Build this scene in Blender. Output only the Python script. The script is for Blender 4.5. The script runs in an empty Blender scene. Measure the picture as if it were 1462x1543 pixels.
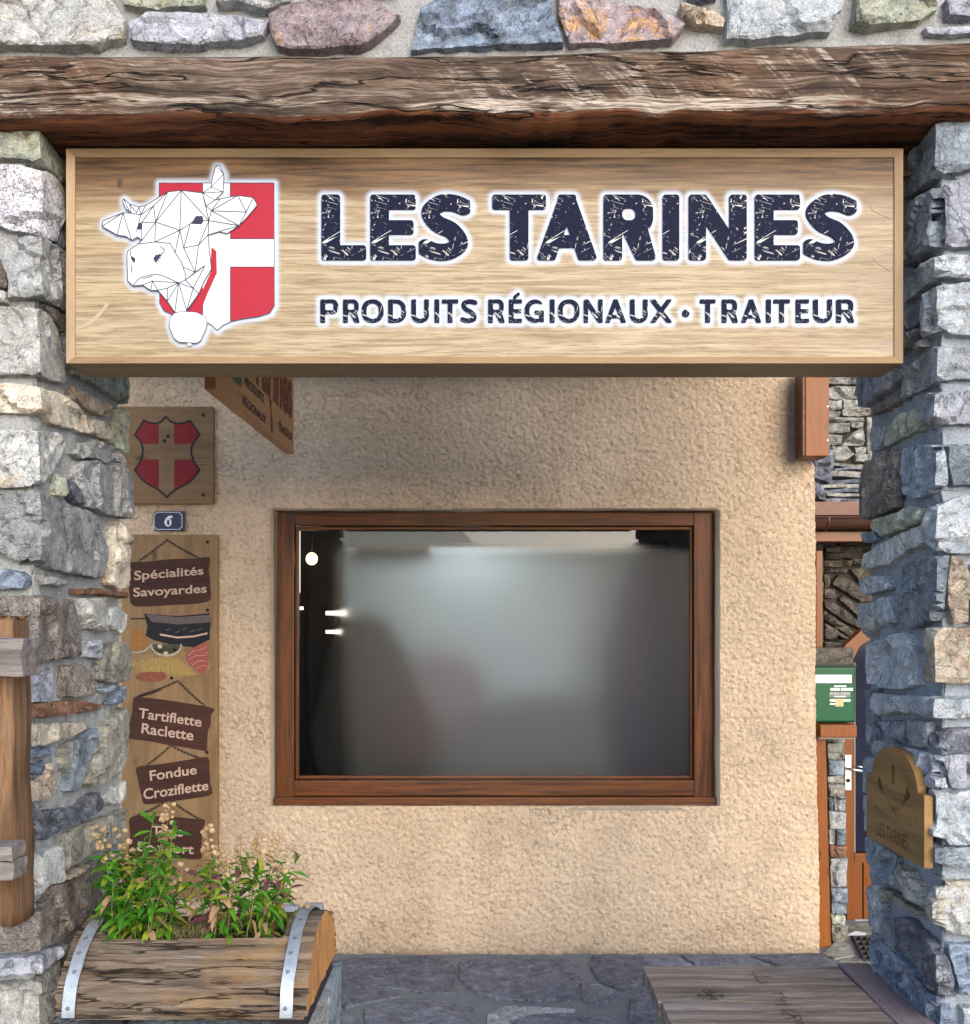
import bpy, math, random
import numpy as np
from mathutils import Vector, noise, Matrix
from mathutils.geometry import delaunay_2d_cdt
random.seed(7); rng = np.random.default_rng(7)
R = math.radians
sc = bpy.context.scene
# ------------------------------------------------------------------ camera, sky, sun, exposure
F, CX, HY, EYE = 1463.0, 738.0, 930.0, 1.65      # focal length in photo pixels, vanishing point, eye height
cam = bpy.data.objects.new('camera', bpy.data.cameras.new('camera')); sc.collection.objects.link(cam)
cam.location = (0, 0, EYE); cam.rotation_euler = (R(90), 0, 0)
cam.data.sensor_width = 36; cam.data.lens = F/1543*36
cam.data.shift_x = -(CX-731)/1543; cam.data.shift_y = (HY-771.5)/1543
cam.data.clip_start = .05; cam.data.clip_end = 500
sc.camera = cam
SUN_EL, SUN_AZ = 23, 20      # azimuth: to the right of the direction behind the camera
w = bpy.data.worlds.new('World'); sc.world = w; w.use_nodes = True
nt = w.node_tree; bg = nt.nodes['Background']
sky = nt.nodes.new('ShaderNodeTexSky'); sky.sky_type = 'NISHITA'; sky.sun_disc = False
sky.sun_elevation = R(SUN_EL); sky.sun_rotation = R(180-SUN_AZ); sky.altitude = 1400; sky.dust_density = 3.0; sky.air_density = .8; sky.ozone_density = .6
nt.links.new(sky.outputs[0], bg.inputs[0]); bg.inputs[1].default_value = .14
sun = bpy.data.objects.new('sun', bpy.data.lights.new('sun', 'SUN')); sc.collection.objects.link(sun)
sun.data.energy = 1.35; sun.data.angle = R(55); sun.data.color = (1, .93, .82)
a, e = R(SUN_AZ), R(SUN_EL)
sdir = Vector((math.sin(a)*math.cos(e), -math.cos(a)*math.cos(e), math.sin(e)))
sun.rotation_euler = sdir.to_track_quat('Z', 'Y').to_euler()
sc.view_settings.view_transform = 'Standard'; sc.view_settings.look = 'None'
sc.view_settings.exposure = 1.4; sc.view_settings.gamma = 1
sc.render.engine = 'CYCLES'

# ------------------------------------------------------------------ helpers
C = sc.collection
def tag(o, label=None, cat=None, group=None, kind=None):
    if label: o['label'] = label
    if cat: o['category'] = cat
    if group: o['group'] = group
    if kind: o['kind'] = kind
    return o
WL = {}
def thing(name, loc, label, cat, group=None):
    o = bpy.data.objects.new(name, None); C.objects.link(o); o.location = loc; o.empty_display_size = .1
    WL[o.name] = Vector(loc); return tag(o, label, cat, group)
def struct(o): o['kind'] = 'structure'; return o
def mk(name, verts, faces, mat, parent=None, smooth=False, centre=True):
    V = [Vector(v) for v in verts]
    if centre and V:
        lo = Vector([min(v[i] for v in V) for i in range(3)]); hi = Vector([max(v[i] for v in V) for i in range(3)])
        c = (lo+hi)/2; c.z = lo.z
    else: c = Vector((0, 0, 0))
    me = bpy.data.meshes.new(name); me.from_pydata([v-c for v in V], [], faces); me.validate()
    if mat:
        for m in (mat if isinstance(mat, list) else [mat]): me.materials.append(m)
    if smooth: me.polygons.foreach_set('use_smooth', [True]*len(me.polygons))
    me.update()
    o = bpy.data.objects.new(name, me); C.objects.link(o); WL[o.name] = c
    if parent is not None:
        o.parent = parent; o.location = c-WL[parent.name]
    else: o.location = c
    return o
def link_copy(src, parent, M):
    o = src.copy(); C.objects.link(o); o.parent = parent
    M = Matrix.Translation(-WL[parent.name]) @ M; o.matrix_local = M; return o
def boxvf(x0, x1, y0, y1, z0, z1, b=0):
    if b <= 0:
        v = [(x, y, z) for x in (x0, x1) for y in (y0, y1) for z in (z0, z1)]
        f = [(0, 1, 3, 2), (4, 6, 7, 5), (0, 4, 5, 1), (2, 3, 7, 6), (0, 2, 6, 4), (1, 5, 7, 3)]
        return v, f
    import bmesh
    bm = bmesh.new(); bmesh.ops.create_cube(bm, size=1)
    for v in bm.verts: v.co = Vector(((x0+x1)/2+v.co.x*(x1-x0), (y0+y1)/2+v.co.y*(y1-y0), (z0+z1)/2+v.co.z*(z1-z0)))
    bmesh.ops.bevel(bm, geom=bm.edges[:], offset=b, segments=2, affect='EDGES', profile=.6)
    bm.verts.index_update()
    v = [tuple(q.co) for q in bm.verts]; f = [tuple(q.index for q in p.verts) for p in bm.faces]; bm.free(); return v, f
def box(name, x0, x1, y0, y1, z0, z1, mat, parent=None, b=0): 
    v, f = boxvf(min(x0, x1), max(x0, x1), min(y0, y1), max(y0, y1), min(z0, z1), max(z0, z1), b); return mk(name, v, f, mat, parent)
def FR(d): return lambda px, py, h=0: ((px-CX)*d/F, d-h, EYE+(HY-py)*d/F)
def SD(X, s):       # plane x = X, whose visible side looks towards -s*x
    def m(px, py, h=0):
        d = F*X/(px-CX); return (X-s*h, d, EYE+(HY-py)*d/F)
    return m
def GR(z): 
    def m(px, py, h=0):
        d = F*(EYE-z)/(py-HY); return ((px-CX)*d/F, d, z+h)
    return m
def roughbox(name, x0, x1, y0, y1, z0, z1, mat, parent=None, step=.03, amp=.006, freq=9, seed=0, stretch=(1, 1, 1), smooth=True):
    """a box with subdivided, uneven faces (hewn timber, dressed stone)"""
    nx, ny, nz = [max(1, min(400, int(round(abs(q)/step)))) for q in (x1-x0, y1-y0, z1-z0)]
    V = {}; vs = []; fs = []
    def vid(i, j, k):
        if (i, j, k) not in V:
            p = Vector((x0+(x1-x0)*i/nx, y0+(y1-y0)*j/ny, z0+(z1-z0)*k/nz))
            q = Vector((p.x*stretch[0], p.y*stretch[1], p.z*stretch[2]))*freq+Vector((seed, seed*1.7, 0))
            n = noise.noise_vector(q)*amp+noise.noise_vector(q*3.1)*amp*.4
            V[(i, j, k)] = len(vs); vs.append(p+n)
        return V[(i, j, k)]
    def face(f, A, B, flip):
        for a_ in range(A):
            for b_ in range(B):
                q = [f(a_, b_), f(a_+1, b_), f(a_+1, b_+1), f(a_, b_+1)]
                fs.append(q[::-1] if flip else q)
    for k, fl in ((0, True), (nz, False)): face(lambda a_, b_: vid(a_, b_, k), nx, ny, fl)
    for j, fl in ((0, False), (ny, True)): face(lambda a_, b_: vid(a_, j, b_), nx, nz, fl)
    for i, fl in ((0, True), (nx, False)): face(lambda a_, b_: vid(i, a_, b_), ny, nz, fl)
    o = mk(name, vs, fs, mat, parent, smooth)
    if smooth: mark_sharp(o, 50)
    return o
def mark_sharp(o, ang):
    me = o.data; import bmesh
    bm = bmesh.new(); bm.from_mesh(me)
    for ed in bm.edges:
        if len(ed.link_faces) == 2 and ed.calc_face_angle(0) > R(ang): ed.smooth = False
    bm.to_mesh(me); bm.free()
def tube(name, pts, rad, mat, parent=None, n=8, cap=True):
    pts = [Vector(p) for p in pts]; vs = []; fs = []
    rads = rad if isinstance(rad, (list, tuple)) else [rad]*len(pts)
    for i, p in enumerate(pts):
        t = (pts[min(i+1, len(pts)-1)]-pts[max(i-1, 0)]).normalized()
        u = t.cross(Vector((0, 0, 1)) if abs(t.z) < .9 else Vector((1, 0, 0))).normalized(); v = t.cross(u)
        for k in range(n):
            an = 2*math.pi*k/n; vs.append(p+(u*math.cos(an)+v*math.sin(an))*rads[i])
    for i in range(len(pts)-1):
        for k in range(n): fs.append((i*n+k, i*n+(k+1) % n, (i+1)*n+(k+1) % n, (i+1)*n+k))
    if cap: fs += [tuple(range(n))[::-1], tuple(range((len(pts)-1)*n, len(pts)*n))]
    if name is None: return vs, fs
    return mk(name, vs, fs, mat, parent, True)

# ---- materials
def newmat(name):
    m = bpy.data.materials.new(name); m.use_nodes = True; t = m.node_tree; t.nodes['Principled BSDF'].inputs['Specular IOR Level'].default_value = .22; return m, t, t.nodes['Principled BSDF']
def N(t, typ, **kw):
    n = t.nodes.new(typ)
    for k, v in kw.items():
        if k.startswith('i_'): n.inputs[k[2:].replace('_', ' ')].default_value = v
        else: setattr(n, k, v)
    return n
def ramp(t, stops, src=None):
    r = t.nodes.new('ShaderNodeValToRGB'); el = r.color_ramp.elements
    cc = lambda c: (c, c, c, 1) if isinstance(c, (int, float)) else (*c, 1)
    el[1].position = stops[-1][0]; el[1].color = cc(stops[-1][1]); el[0].position = stops[0][0]; el[0].color = cc(stops[0][1])
    for p, c in stops[1:-1]: el.new(p).color = cc(c)
    if src: t.links.new(src, r.inputs[0])
    return r
def mapn(t, scale=(1, 1, 1), rot=(0, 0, 0), coord='Object', rnd=True):
    tc = t.nodes.new('ShaderNodeTexCoord'); mp = t.nodes.new('ShaderNodeMapping')
    mp.inputs['Scale'].default_value = scale; mp.inputs['Rotation'].default_value = rot
    src = tc.outputs[coord]
    if any(rot):
        m0 = t.nodes.new('ShaderNodeMapping'); m0.inputs['Rotation'].default_value = rot; mp.inputs['Rotation'].default_value = (0, 0, 0); t.links.new(src, m0.inputs[0]); src = m0.outputs[0]
    t.links.new(src, mp.inputs[0])
    if rnd:
        oi = t.nodes.new('ShaderNodeObjectInfo'); mu = N(t, 'ShaderNodeVectorMath', operation='SCALE'); mu.inputs[0].default_value = (37, 53, 29)
        t.links.new(oi.outputs['Random'], mu.inputs['Scale']); t.links.new(mu.outputs[0], mp.inputs['Location'])
    return mp.outputs[0]
def nz(t, vec, scale, detail=6, rough=.6, dist=0):
    n = N(t, 'ShaderNodeTexNoise'); n.inputs['Scale'].default_value = scale; n.inputs['Detail'].default_value = detail
    n.inputs['Roughness'].default_value = rough; n.inputs['Distortion'].default_value = dist
    t.links.new(vec, n.inputs['Vector']); return n.outputs['Fac']
def mix(t, f, a_, b_, mode='MIX'):
    m = N(t, 'ShaderNodeMix', data_type='RGBA', blend_type=mode)
    for s, v in ((0, f), (6, a_), (7, b_)):
        if isinstance(v, (int, float)): m.inputs[s].default_value = v if s == 0 else (v, v, v, 1)
        elif isinstance(v, tuple): m.inputs[s].default_value = (*v, 1)
        else: t.links.new(v, m.inputs[s])
    return m.outputs[2]
def mth(t, op, a_, b_=0.0):
    m = N(t, 'ShaderNodeMath', operation=op)
    for s, v in ((0, a_), (1, b_)):
        if isinstance(v, (int, float)): m.inputs[s].default_value = v
        else: t.links.new(v, m.inputs[s])
    return m.outputs[0]
def bump(t, b, h, strength, dist, prev=None):
    n = N(t, 'ShaderNodeBump'); n.inputs['Strength'].default_value = strength; n.inputs['Distance'].default_value = dist
    t.links.new(h, n.inputs['Height'])
    if prev: t.links.new(prev, n.inputs['Normal'])
    if b: t.links.new(n.outputs[0], b.inputs['Normal'])
    return n.outputs[0]
def stone_mat(name, c1, c2, c3=None, streak=0, rot=(.25, .3, .5), speck=.25, bs=1):
    m, t, b = newmat(name); o = mapn(t)
    wv = N(t, 'ShaderNodeTexNoise'); wv.inputs['Scale'].default_value = 7; wv.inputs['Detail'].default_value = 3; t.links.new(o, wv.inputs['Vector'])
    wp = N(t, 'ShaderNodeVectorMath', operation='MULTIPLY_ADD'); t.links.new(wv.outputs['Color'], wp.inputs[0]); wp.inputs[1].default_value = (.12, .12, .12); t.links.new(o, wp.inputs[2]); o2 = wp.outputs[0]
    big = ramp(t, [(.38, 0), (.60, 1)], nz(t, o, 11, 7, .7, .6)).outputs[0]
    col = mix(t, big, c1, c2)
    if c3:
        st = ramp(t, [(.53, 0), (.62, .9)], nz(t, o2, 7, 8, .75, .8)).outputs[0]; col = mix(t, st, col, c3)
    mpr = N(t, 'ShaderNodeMapping'); mpr.inputs['Rotation'].default_value = rot; t.links.new(o2, mpr.inputs[0]); mpg = N(t, 'ShaderNodeMapping'); mpg.inputs['Scale'].default_value = (2.2, 2.2, 17); t.links.new(mpr.outputs[0], mpg.inputs[0])
    sn = nz(t, mpg.outputs[0], 2.6, 3, .55, .3)
    if streak: col = mix(t, streak, col, mix(t, 1., col, ramp(t, [(.34, .35), (.5, .95), (.66, 1.5)], sn).outputs[0], 'MULTIPLY'))
    fine = nz(t, o, 210, 3, .6); f2 = nz(t, o, 30, 8, .78, .5); f3 = nz(t, o2, 75, 4, .65)
    col = mix(t, 1., col, ramp(t, [(.3, 1-speck*1.5), (.5, 1), (.72, 1+speck*1.2)], fine).outputs[0], 'MULTIPLY')
    col = mix(t, 1., col, ramp(t, [(.34, .42), (.46, .9), (.55, 1.05), (.68, 1.45)], f2).outputs[0], 'MULTIPLY')
    col = mix(t, ramp(t, [(.62, 0), (.70, .5)], f3).outputs[0], col, (.72, .72, .72)) if speck < .5 else col
    vein = mth(t, 'ABSOLUTE', mth(t, 'SUBTRACT', nz(t, o2, 6, 5, .6, 1.), .5)); ck = ramp(t, [(0, .28), (.012, 1)], vein).outputs[0]
    col = mix(t, .8, col, mix(t, 1., col, ck, 'MULTIPLY'))
    oi = t.nodes.new('ShaderNodeObjectInfo'); r_ = ramp(t, [(0, .78), (1, 1.25)], oi.outputs['Random'])
    col = mix(t, 1., col, r_.outputs[0], 'MULTIPLY')
    t.links.new(col, b.inputs['Base Color']); b.inputs['Roughness'].default_value = .72; b.inputs['Specular IOR Level'].default_value = .35
    h = mth(t, 'ADD', mth(t, 'MULTIPLY', f2, .9), mth(t, 'MULTIPLY', sn, .3+.9*streak))
    p = bump(t, None, h, 1.*bs, .022); p = bump(t, None, f3, .8*bs, .006, p); p = bump(t, None, fine, .35*bs, .002, p); bump(t, b, ck, .7, .006, p)
    return m
SM = {
 'white': stone_mat('pale quartzite', (0.660, 0.660, 0.638), (0.517, 0.550, 0.550), (0.572, 0.473, 0.352), .15),
 'cream': stone_mat('cream sandstone', (0.616, 0.539, 0.429), (0.682, 0.627, 0.528), (0.488, 0.366, 0.256), .15),
 'palegreen': stone_mat('pale green schist', (0.439, 0.488, 0.415), (0.517, 0.528, 0.418), (0.342, 0.317, 0.183), .3),
 'paleblue': stone_mat('pale blue gneiss', (0.396, 0.451, 0.506), (0.539, 0.572, 0.605), (0.329, 0.378, 0.427), .15),
 'bluegrey': stone_mat('blue grey schist', (0.195, 0.244, 0.299), (0.293, 0.348, 0.403), (0.134, 0.165, 0.207), .3),
 'grey': stone_mat('grey gneiss', (0.329, 0.342, 0.354), (0.451, 0.464, 0.470), (0.244, 0.256, 0.268), .2),
 'slate': stone_mat('dark slate', (0.104, 0.122, 0.165), (0.183, 0.201, 0.250), (0.366, 0.378, 0.427), .5),
 'brown': stone_mat('brown mottled stone', (0.183, 0.159, 0.140), (0.305, 0.275, 0.244), (0.122, 0.091, 0.085), .15, speck=.45),
 'rust': stone_mat('rust stone', (0.317, 0.159, 0.085), (0.207, 0.116, 0.085), (0.512, 0.268, 0.110), .35),
 'olive': stone_mat('olive grey stone', (0.305, 0.305, 0.256), (0.403, 0.390, 0.329), (0.244, 0.201, 0.159), .15),
 'lavender': stone_mat('lavender grey stone', (0.396, 0.429, 0.517), (0.506, 0.528, 0.594), (0.305, 0.317, 0.403), .25),
 'tan': stone_mat('tan stone', (0.537, 0.439, 0.329), (0.439, 0.366, 0.293), (0.572, 0.506, 0.418), .25),
 'granite': stone_mat('speckled granite', (0.550, 0.550, 0.594), (0.473, 0.473, 0.517), (0.512, 0.403, 0.329), 0, speck=.6, bs=.7),
 'purple': stone_mat('purple stone with ochre', (0.244, 0.183, 0.207), (0.378, 0.317, 0.342), (0.586, 0.329, 0.134), .2),
 'blue': stone_mat('blue foliated stone', (0.232, 0.305, 0.427), (0.354, 0.427, 0.549), (0.159, 0.195, 0.268), .6),
 'flag': stone_mat('slate flagstone', (.10, .108, .15), (.17, .185, .23), (.22, .23, .26), 0, speck=.15, bs=.6),
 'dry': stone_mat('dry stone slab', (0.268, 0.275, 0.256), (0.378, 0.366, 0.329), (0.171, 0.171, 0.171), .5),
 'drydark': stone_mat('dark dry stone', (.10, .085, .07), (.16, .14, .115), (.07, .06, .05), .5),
}
def mortar_mat(name, c):
    m, t, b = newmat(name); o = mapn(t, rnd=False); n1 = nz(t, o, 20, 8, .75); n2 = nz(t, o, 170, 4, .8)
    col = mix(t, 1., mix(t, n1, tuple(x*.75 for x in c), tuple(x*1.25 for x in c)), ramp(t, [(.3, .6), (.6, 1.2)], n2).outputs[0], 'MULTIPLY')
    t.links.new(col, b.inputs['Base Color']); b.inputs['Roughness'].default_value = .95
    p = bump(t, None, n1, 1, .015); bump(t, b, n2, .9, .004, p); return m
MORT = mortar_mat('grey lime mortar', (.36, .37, .375)); MORTB = mortar_mat('bluish mortar', (.33, .375, .43)); FMORT = mortar_mat('floor mortar', (.20, .215, .23))
def wood(name, c1, c2, dark, axis=0, s=1., contrast=1., rough=.7, bmp=.5, knots=0, pale=None, seed=True, coat=0):
    m, t, b = newmat(name)
    sl = [26*s]*3; sl[axis] = 1.3*s; v = mapn(t, tuple(sl), rnd=seed)
    g1 = nz(t, v, 1, 9, .7, .8); sl2 = [150*s]*3; sl2[axis] = 5*s; v2 = mapn(t, tuple(sl2), rnd=seed); g2 = nz(t, v2, 1, 4, .8)
    sl3 = [7*s]*3; sl3[axis] = 1.6*s; v3 = mapn(t, tuple(sl3), rnd=seed); g3 = nz(t, v3, 1, 5, .6, 1.2)
    col = mix(t, ramp(t, [(.5-.2/contrast, 0), (.5+.2/contrast, 1)], g1).outputs[0], c1, c2)
    col = mix(t, ramp(t, [(.5, 0), (.75, .8)], g3).outputs[0], col, tuple(x*.6 for x in c1))
    col = mix(t, ramp(t, [(.56, 0), (.70, .85)], g2).outputs[0], col, dark)
    if pale: 
        col = mix(t, ramp(t, [(.55, 0), (.68, .8)], nz(t, mapn(t, tuple(sl), (0, .02, 0), rnd=seed), 1.7, 8, .75, 1.4)).outputs[0], col, pale)
    if knots:
        sk = [3.2*s*knots]*3; sk[axis] = 1.5*s*knots; vo = N(t, 'ShaderNodeTexVoronoi'); vo.inputs['Scale'].default_value = 2.2; t.links.new(mapn(t, tuple(sk), rnd=seed), vo.inputs['Vector'])
        col = mix(t, ramp(t, [(.05, .95), (.09, .55), (.16, 0)], vo.outputs['Distance']).outputs[0], col, tuple(x*.5 for x in dark))
    t.links.new(col, b.inputs['Base Color']); b.inputs['Roughness'].default_value = rough
    h = mth(t, 'ADD', g1, mth(t, 'MULTIPLY', g2, .5)); bump(t, b, h, bmp, .006)
    if coat: b.inputs['Coat Weight'].default_value = coat; b.inputs['Coat Roughness'].default_value = .25
    return m
def plain(name, c, rough=.5, metal=0, var=.12, sc_=20, emis=None):
    m, t, b = newmat(name); o = mapn(t); n = nz(t, o, sc_, 6, .7)
    t.links.new(mix(t, 1., c, ramp(t, [(.3, 1-var), (.7, 1+var)], n).outputs[0], 'MULTIPLY'), b.inputs['Base Color'])
    b.inputs['Roughness'].default_value = rough; b.inputs['Metallic'].default_value = metal
    if emis: b.inputs['Emission Color'].default_value = (*c, 1); b.inputs['Emission Strength'].default_value = emis
    return m
# ---- outlined shapes: signed distance fields, marching squares
def s_poly(pts):
    P = np.array(pts, float)
    def f(X, Y):
        d = np.full(X.shape, 1e18); s = np.ones(X.shape); n = len(P)
        for i in range(n):
            a_, b_ = P[i], P[i-1]; ex, ey = b_-a_; wx, wy = X-a_[0], Y-a_[1]
            q = np.clip((wx*ex+wy*ey)/(ex*ex+ey*ey+1e-12), 0, 1); d = np.minimum(d, (wx-ex*q)**2+(wy-ey*q)**2)
            c1 = Y >= a_[1]; c2 = Y < b_[1]; c3 = ex*wy > ey*wx
            fl = (c1 & c2 & c3) | (~c1 & ~c2 & ~c3); s = np.where(fl, -s, s)
        return s*np.sqrt(d)
    return f
def s_rect(x0, y0, x1, y1, r=0):
    cx, cy, hx, hy = (x0+x1)/2, (y0+y1)/2, abs(x1-x0)/2-r, abs(y1-y0)/2-r
    def f(X, Y):
        qx, qy = abs(X-cx)-hx, abs(Y-cy)-hy
        return np.hypot(np.maximum(qx, 0), np.maximum(qy, 0))+np.minimum(np.maximum(qx, qy), 0)-r
    return f
def s_line(pts, wd):
    P = np.array(pts, float)
    def f(X, Y):
        d = np.full(X.shape, 1e18)
        for a_, b_ in zip(P[:-1], P[1:]):
            ex, ey = b_-a_; wx, wy = X-a_[0], Y-a_[1]; q = np.clip((wx*ex+wy*ey)/(ex*ex+ey*ey+1e-12), 0, 1)
            d = np.minimum(d, (wx-ex*q)**2+(wy-ey*q)**2)
        return np.sqrt(d)-wd/2
    return f
def s_ell(cx, cy, rx, ry): return lambda X, Y: (np.hypot((X-cx)/rx, (Y-cy)/ry)-1)*min(rx, ry)
def U_(*fs): return lambda X, Y: np.minimum.reduce([f(X, Y) for f in fs])
def I_(*fs): return lambda X, Y: np.maximum.reduce([f(X, Y) for f in fs])
def M_(f, g): return lambda X, Y: np.maximum(f(X, Y), -g(X, Y))
def catmull(p, n=8, closed=False):
    p = [np.array(q, float) for q in p]; out = []; m = len(p); rngm = m if closed else m-1
    for i in range(rngm):
        P0, P1, P2, P3 = (p[(i-1) % m], p[i], p[(i+1) % m], p[(i+2) % m]) if closed else (p[max(i-1, 0)], p[i], p[i+1], p[min(i+2, m-1)])
        for k in range(n):
            u = k/n; out.append(tuple(.5*((2*P1)+(-P0+P2)*u+(2*P0-5*P1+4*P2-P3)*u*u+(-P0+3*P1-3*P2+P3)*u**3)))
    if not closed: out.append(tuple(p[-1]))
    return out
def march(f, bbox, res):
    x0, y0, x1, y1 = bbox; xs = np.arange(x0, x1+res, res); ys = np.arange(y0, y1+res, res)
    X, Y = np.meshgrid(xs, ys); S = f(X, Y); ins = S < 0
    polys = []; edges = []
    full = ins[:-1, :-1] & ins[:-1, 1:] & ins[1:, 1:] & ins[1:, :-1]; any_ = ins[:-1, :-1] | ins[:-1, 1:] | ins[1:, 1:] | ins[1:, :-1]
    for j in range(full.shape[0]):
        row = full[j]; i = 0
        while i < len(row):
            if row[i]:
                k = i
                while k < len(row) and row[k]: k += 1
                polys.append([(xs[i], ys[j]), (xs[k], ys[j]), (xs[k], ys[j+1]), (xs[i], ys[j+1])]); i = k
            else: i += 1
    for j, i in zip(*np.nonzero(any_ & ~full)):
        cs = [(j, i), (j, i+1), (j+1, i+1), (j+1, i)]; pl = []; cr = []
        for k in range(4):
            a_, b_ = cs[k], cs[(k+1) % 4]; sa, sb = S[a_], S[b_]
            if sa < 0: pl.append((xs[a_[1]], ys[a_[0]]))
            if (sa < 0) != (sb < 0):
                q = sa/(sa-sb); p = (xs[a_[1]]+(xs[b_[1]]-xs[a_[1]])*q, ys[a_[0]]+(ys[b_[0]]-ys[a_[0]])*q); pl.append(p); cr.append(p)
        if len(pl) > 2: polys.append(pl)
        if len(cr) == 2: edges.append(cr)
        elif len(cr) == 4: edges += [[cr[0], cr[1]], [cr[2], cr[3]]]
    return polys, edges
def shape(name, f, bbox, mp, mat, parent, res=1., h=.001, thick=0):
    polys, edges = march(f, bbox, res); ids = {}; vs = []; fs = []
    def vid(p, hh):
        k = (round(p[0], 4), round(p[1], 4), hh)
        if k not in ids: ids[k] = len(vs); vs.append(mp(p[0], p[1], hh))
        return ids[k]
    for pl in polys:
        q = []
        for p in pl:
            v = vid(p, h)
            if v not in q: q.append(v)
        if len(q) > 2: fs.append(q[::-1])
    if thick:
        for a_, b_ in edges:
            q = [vid(a_, h), vid(b_, h), vid(b_, h-thick), vid(a_, h-thick)]
            if len(set(q)) == 4: fs.append(q)
    return mk(name, vs, fs, mat, parent)
def text2d(body, bold=0.0, spacing=1.0):
    cu = bpy.data.curves.new('t', 'FONT'); cu.body = body; cu.offset = bold; cu.space_character = spacing; cu.resolution_u = 4
    o = bpy.data.objects.new('t', cu); C.objects.link(o); dg = bpy.context.evaluated_depsgraph_get(); dg.update()
    me = bpy.data.meshes.new_from_object(o.evaluated_get(dg)); V = np.array([v.co[:2] for v in me.vertices]); Fc = [tuple(p.vertices) for p in me.polygons]
    bpy.data.objects.remove(o); bpy.data.curves.remove(cu); bpy.data.meshes.remove(me)
    return V, Fc
def text_quad(name, body, quad, mp, mat, parent, bold=0, h=.002, spacing=1.0):
    """text fitted to a quad of 4 photo points: lower left, lower right, upper right, upper left"""
    V, Fc = text2d(body, bold, spacing); lo, hi = V.min(0), V.max(0); U = (V-lo)/(hi-lo)
    q = [np.array(p, float) for p in quad]; vs = []
    for u, v in U:
        p = q[0]*(1-u)*(1-v)+q[1]*u*(1-v)+q[2]*u*v+q[3]*(1-u)*v; vs.append(mp(p[0], p[1], h))
    return mk(name, vs, Fc, mat, parent)

# ---- stones
def poly_dist(P, Q):
    d = np.full(len(P), 1e9)
    for i in range(len(Q)):
        a_, b_ = Q[i-1], Q[i]; ab = b_-a_; q = np.clip(((P-a_)@ab)/(ab@ab+1e-12), 0, 1)
        d = np.minimum(d, np.hypot(*(P-a_-q[:, None]*ab).T))
    return d
def inside(P, Q):
    c = np.zeros(len(P), bool); j = len(Q)-1
    for i in range(len(Q)):
        xi, yi = Q[i]; xj, yj = Q[j]
        c ^= ((yi > P[:, 1]) != (yj > P[:, 1])) & (P[:, 0] < (xj-xi)*(P[:, 1]-yi)/(yj-yi+1e-15)+xi); j = i
    return c
def resample(Q, step, jit, seed):
    out = []
    for i in range(len(Q)):
        a_, b_ = np.array(Q[i-1]), np.array(Q[i]); L = np.hypot(*(b_-a_)); n = max(1, int(L/step))
        for k in range(n): out.append(a_+(b_-a_)*k/n)
    out = np.array(out); c = out.mean(0)
    for i, p in enumerate(out):
        v = noise.noise_vector(Vector((p[0]*28, p[1]*28, seed)))+noise.noise_vector(Vector((p[0]*90, p[1]*90, seed)))*.4
        out[i] = p+np.array([v.x, v.y])*jit
    return out
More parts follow.
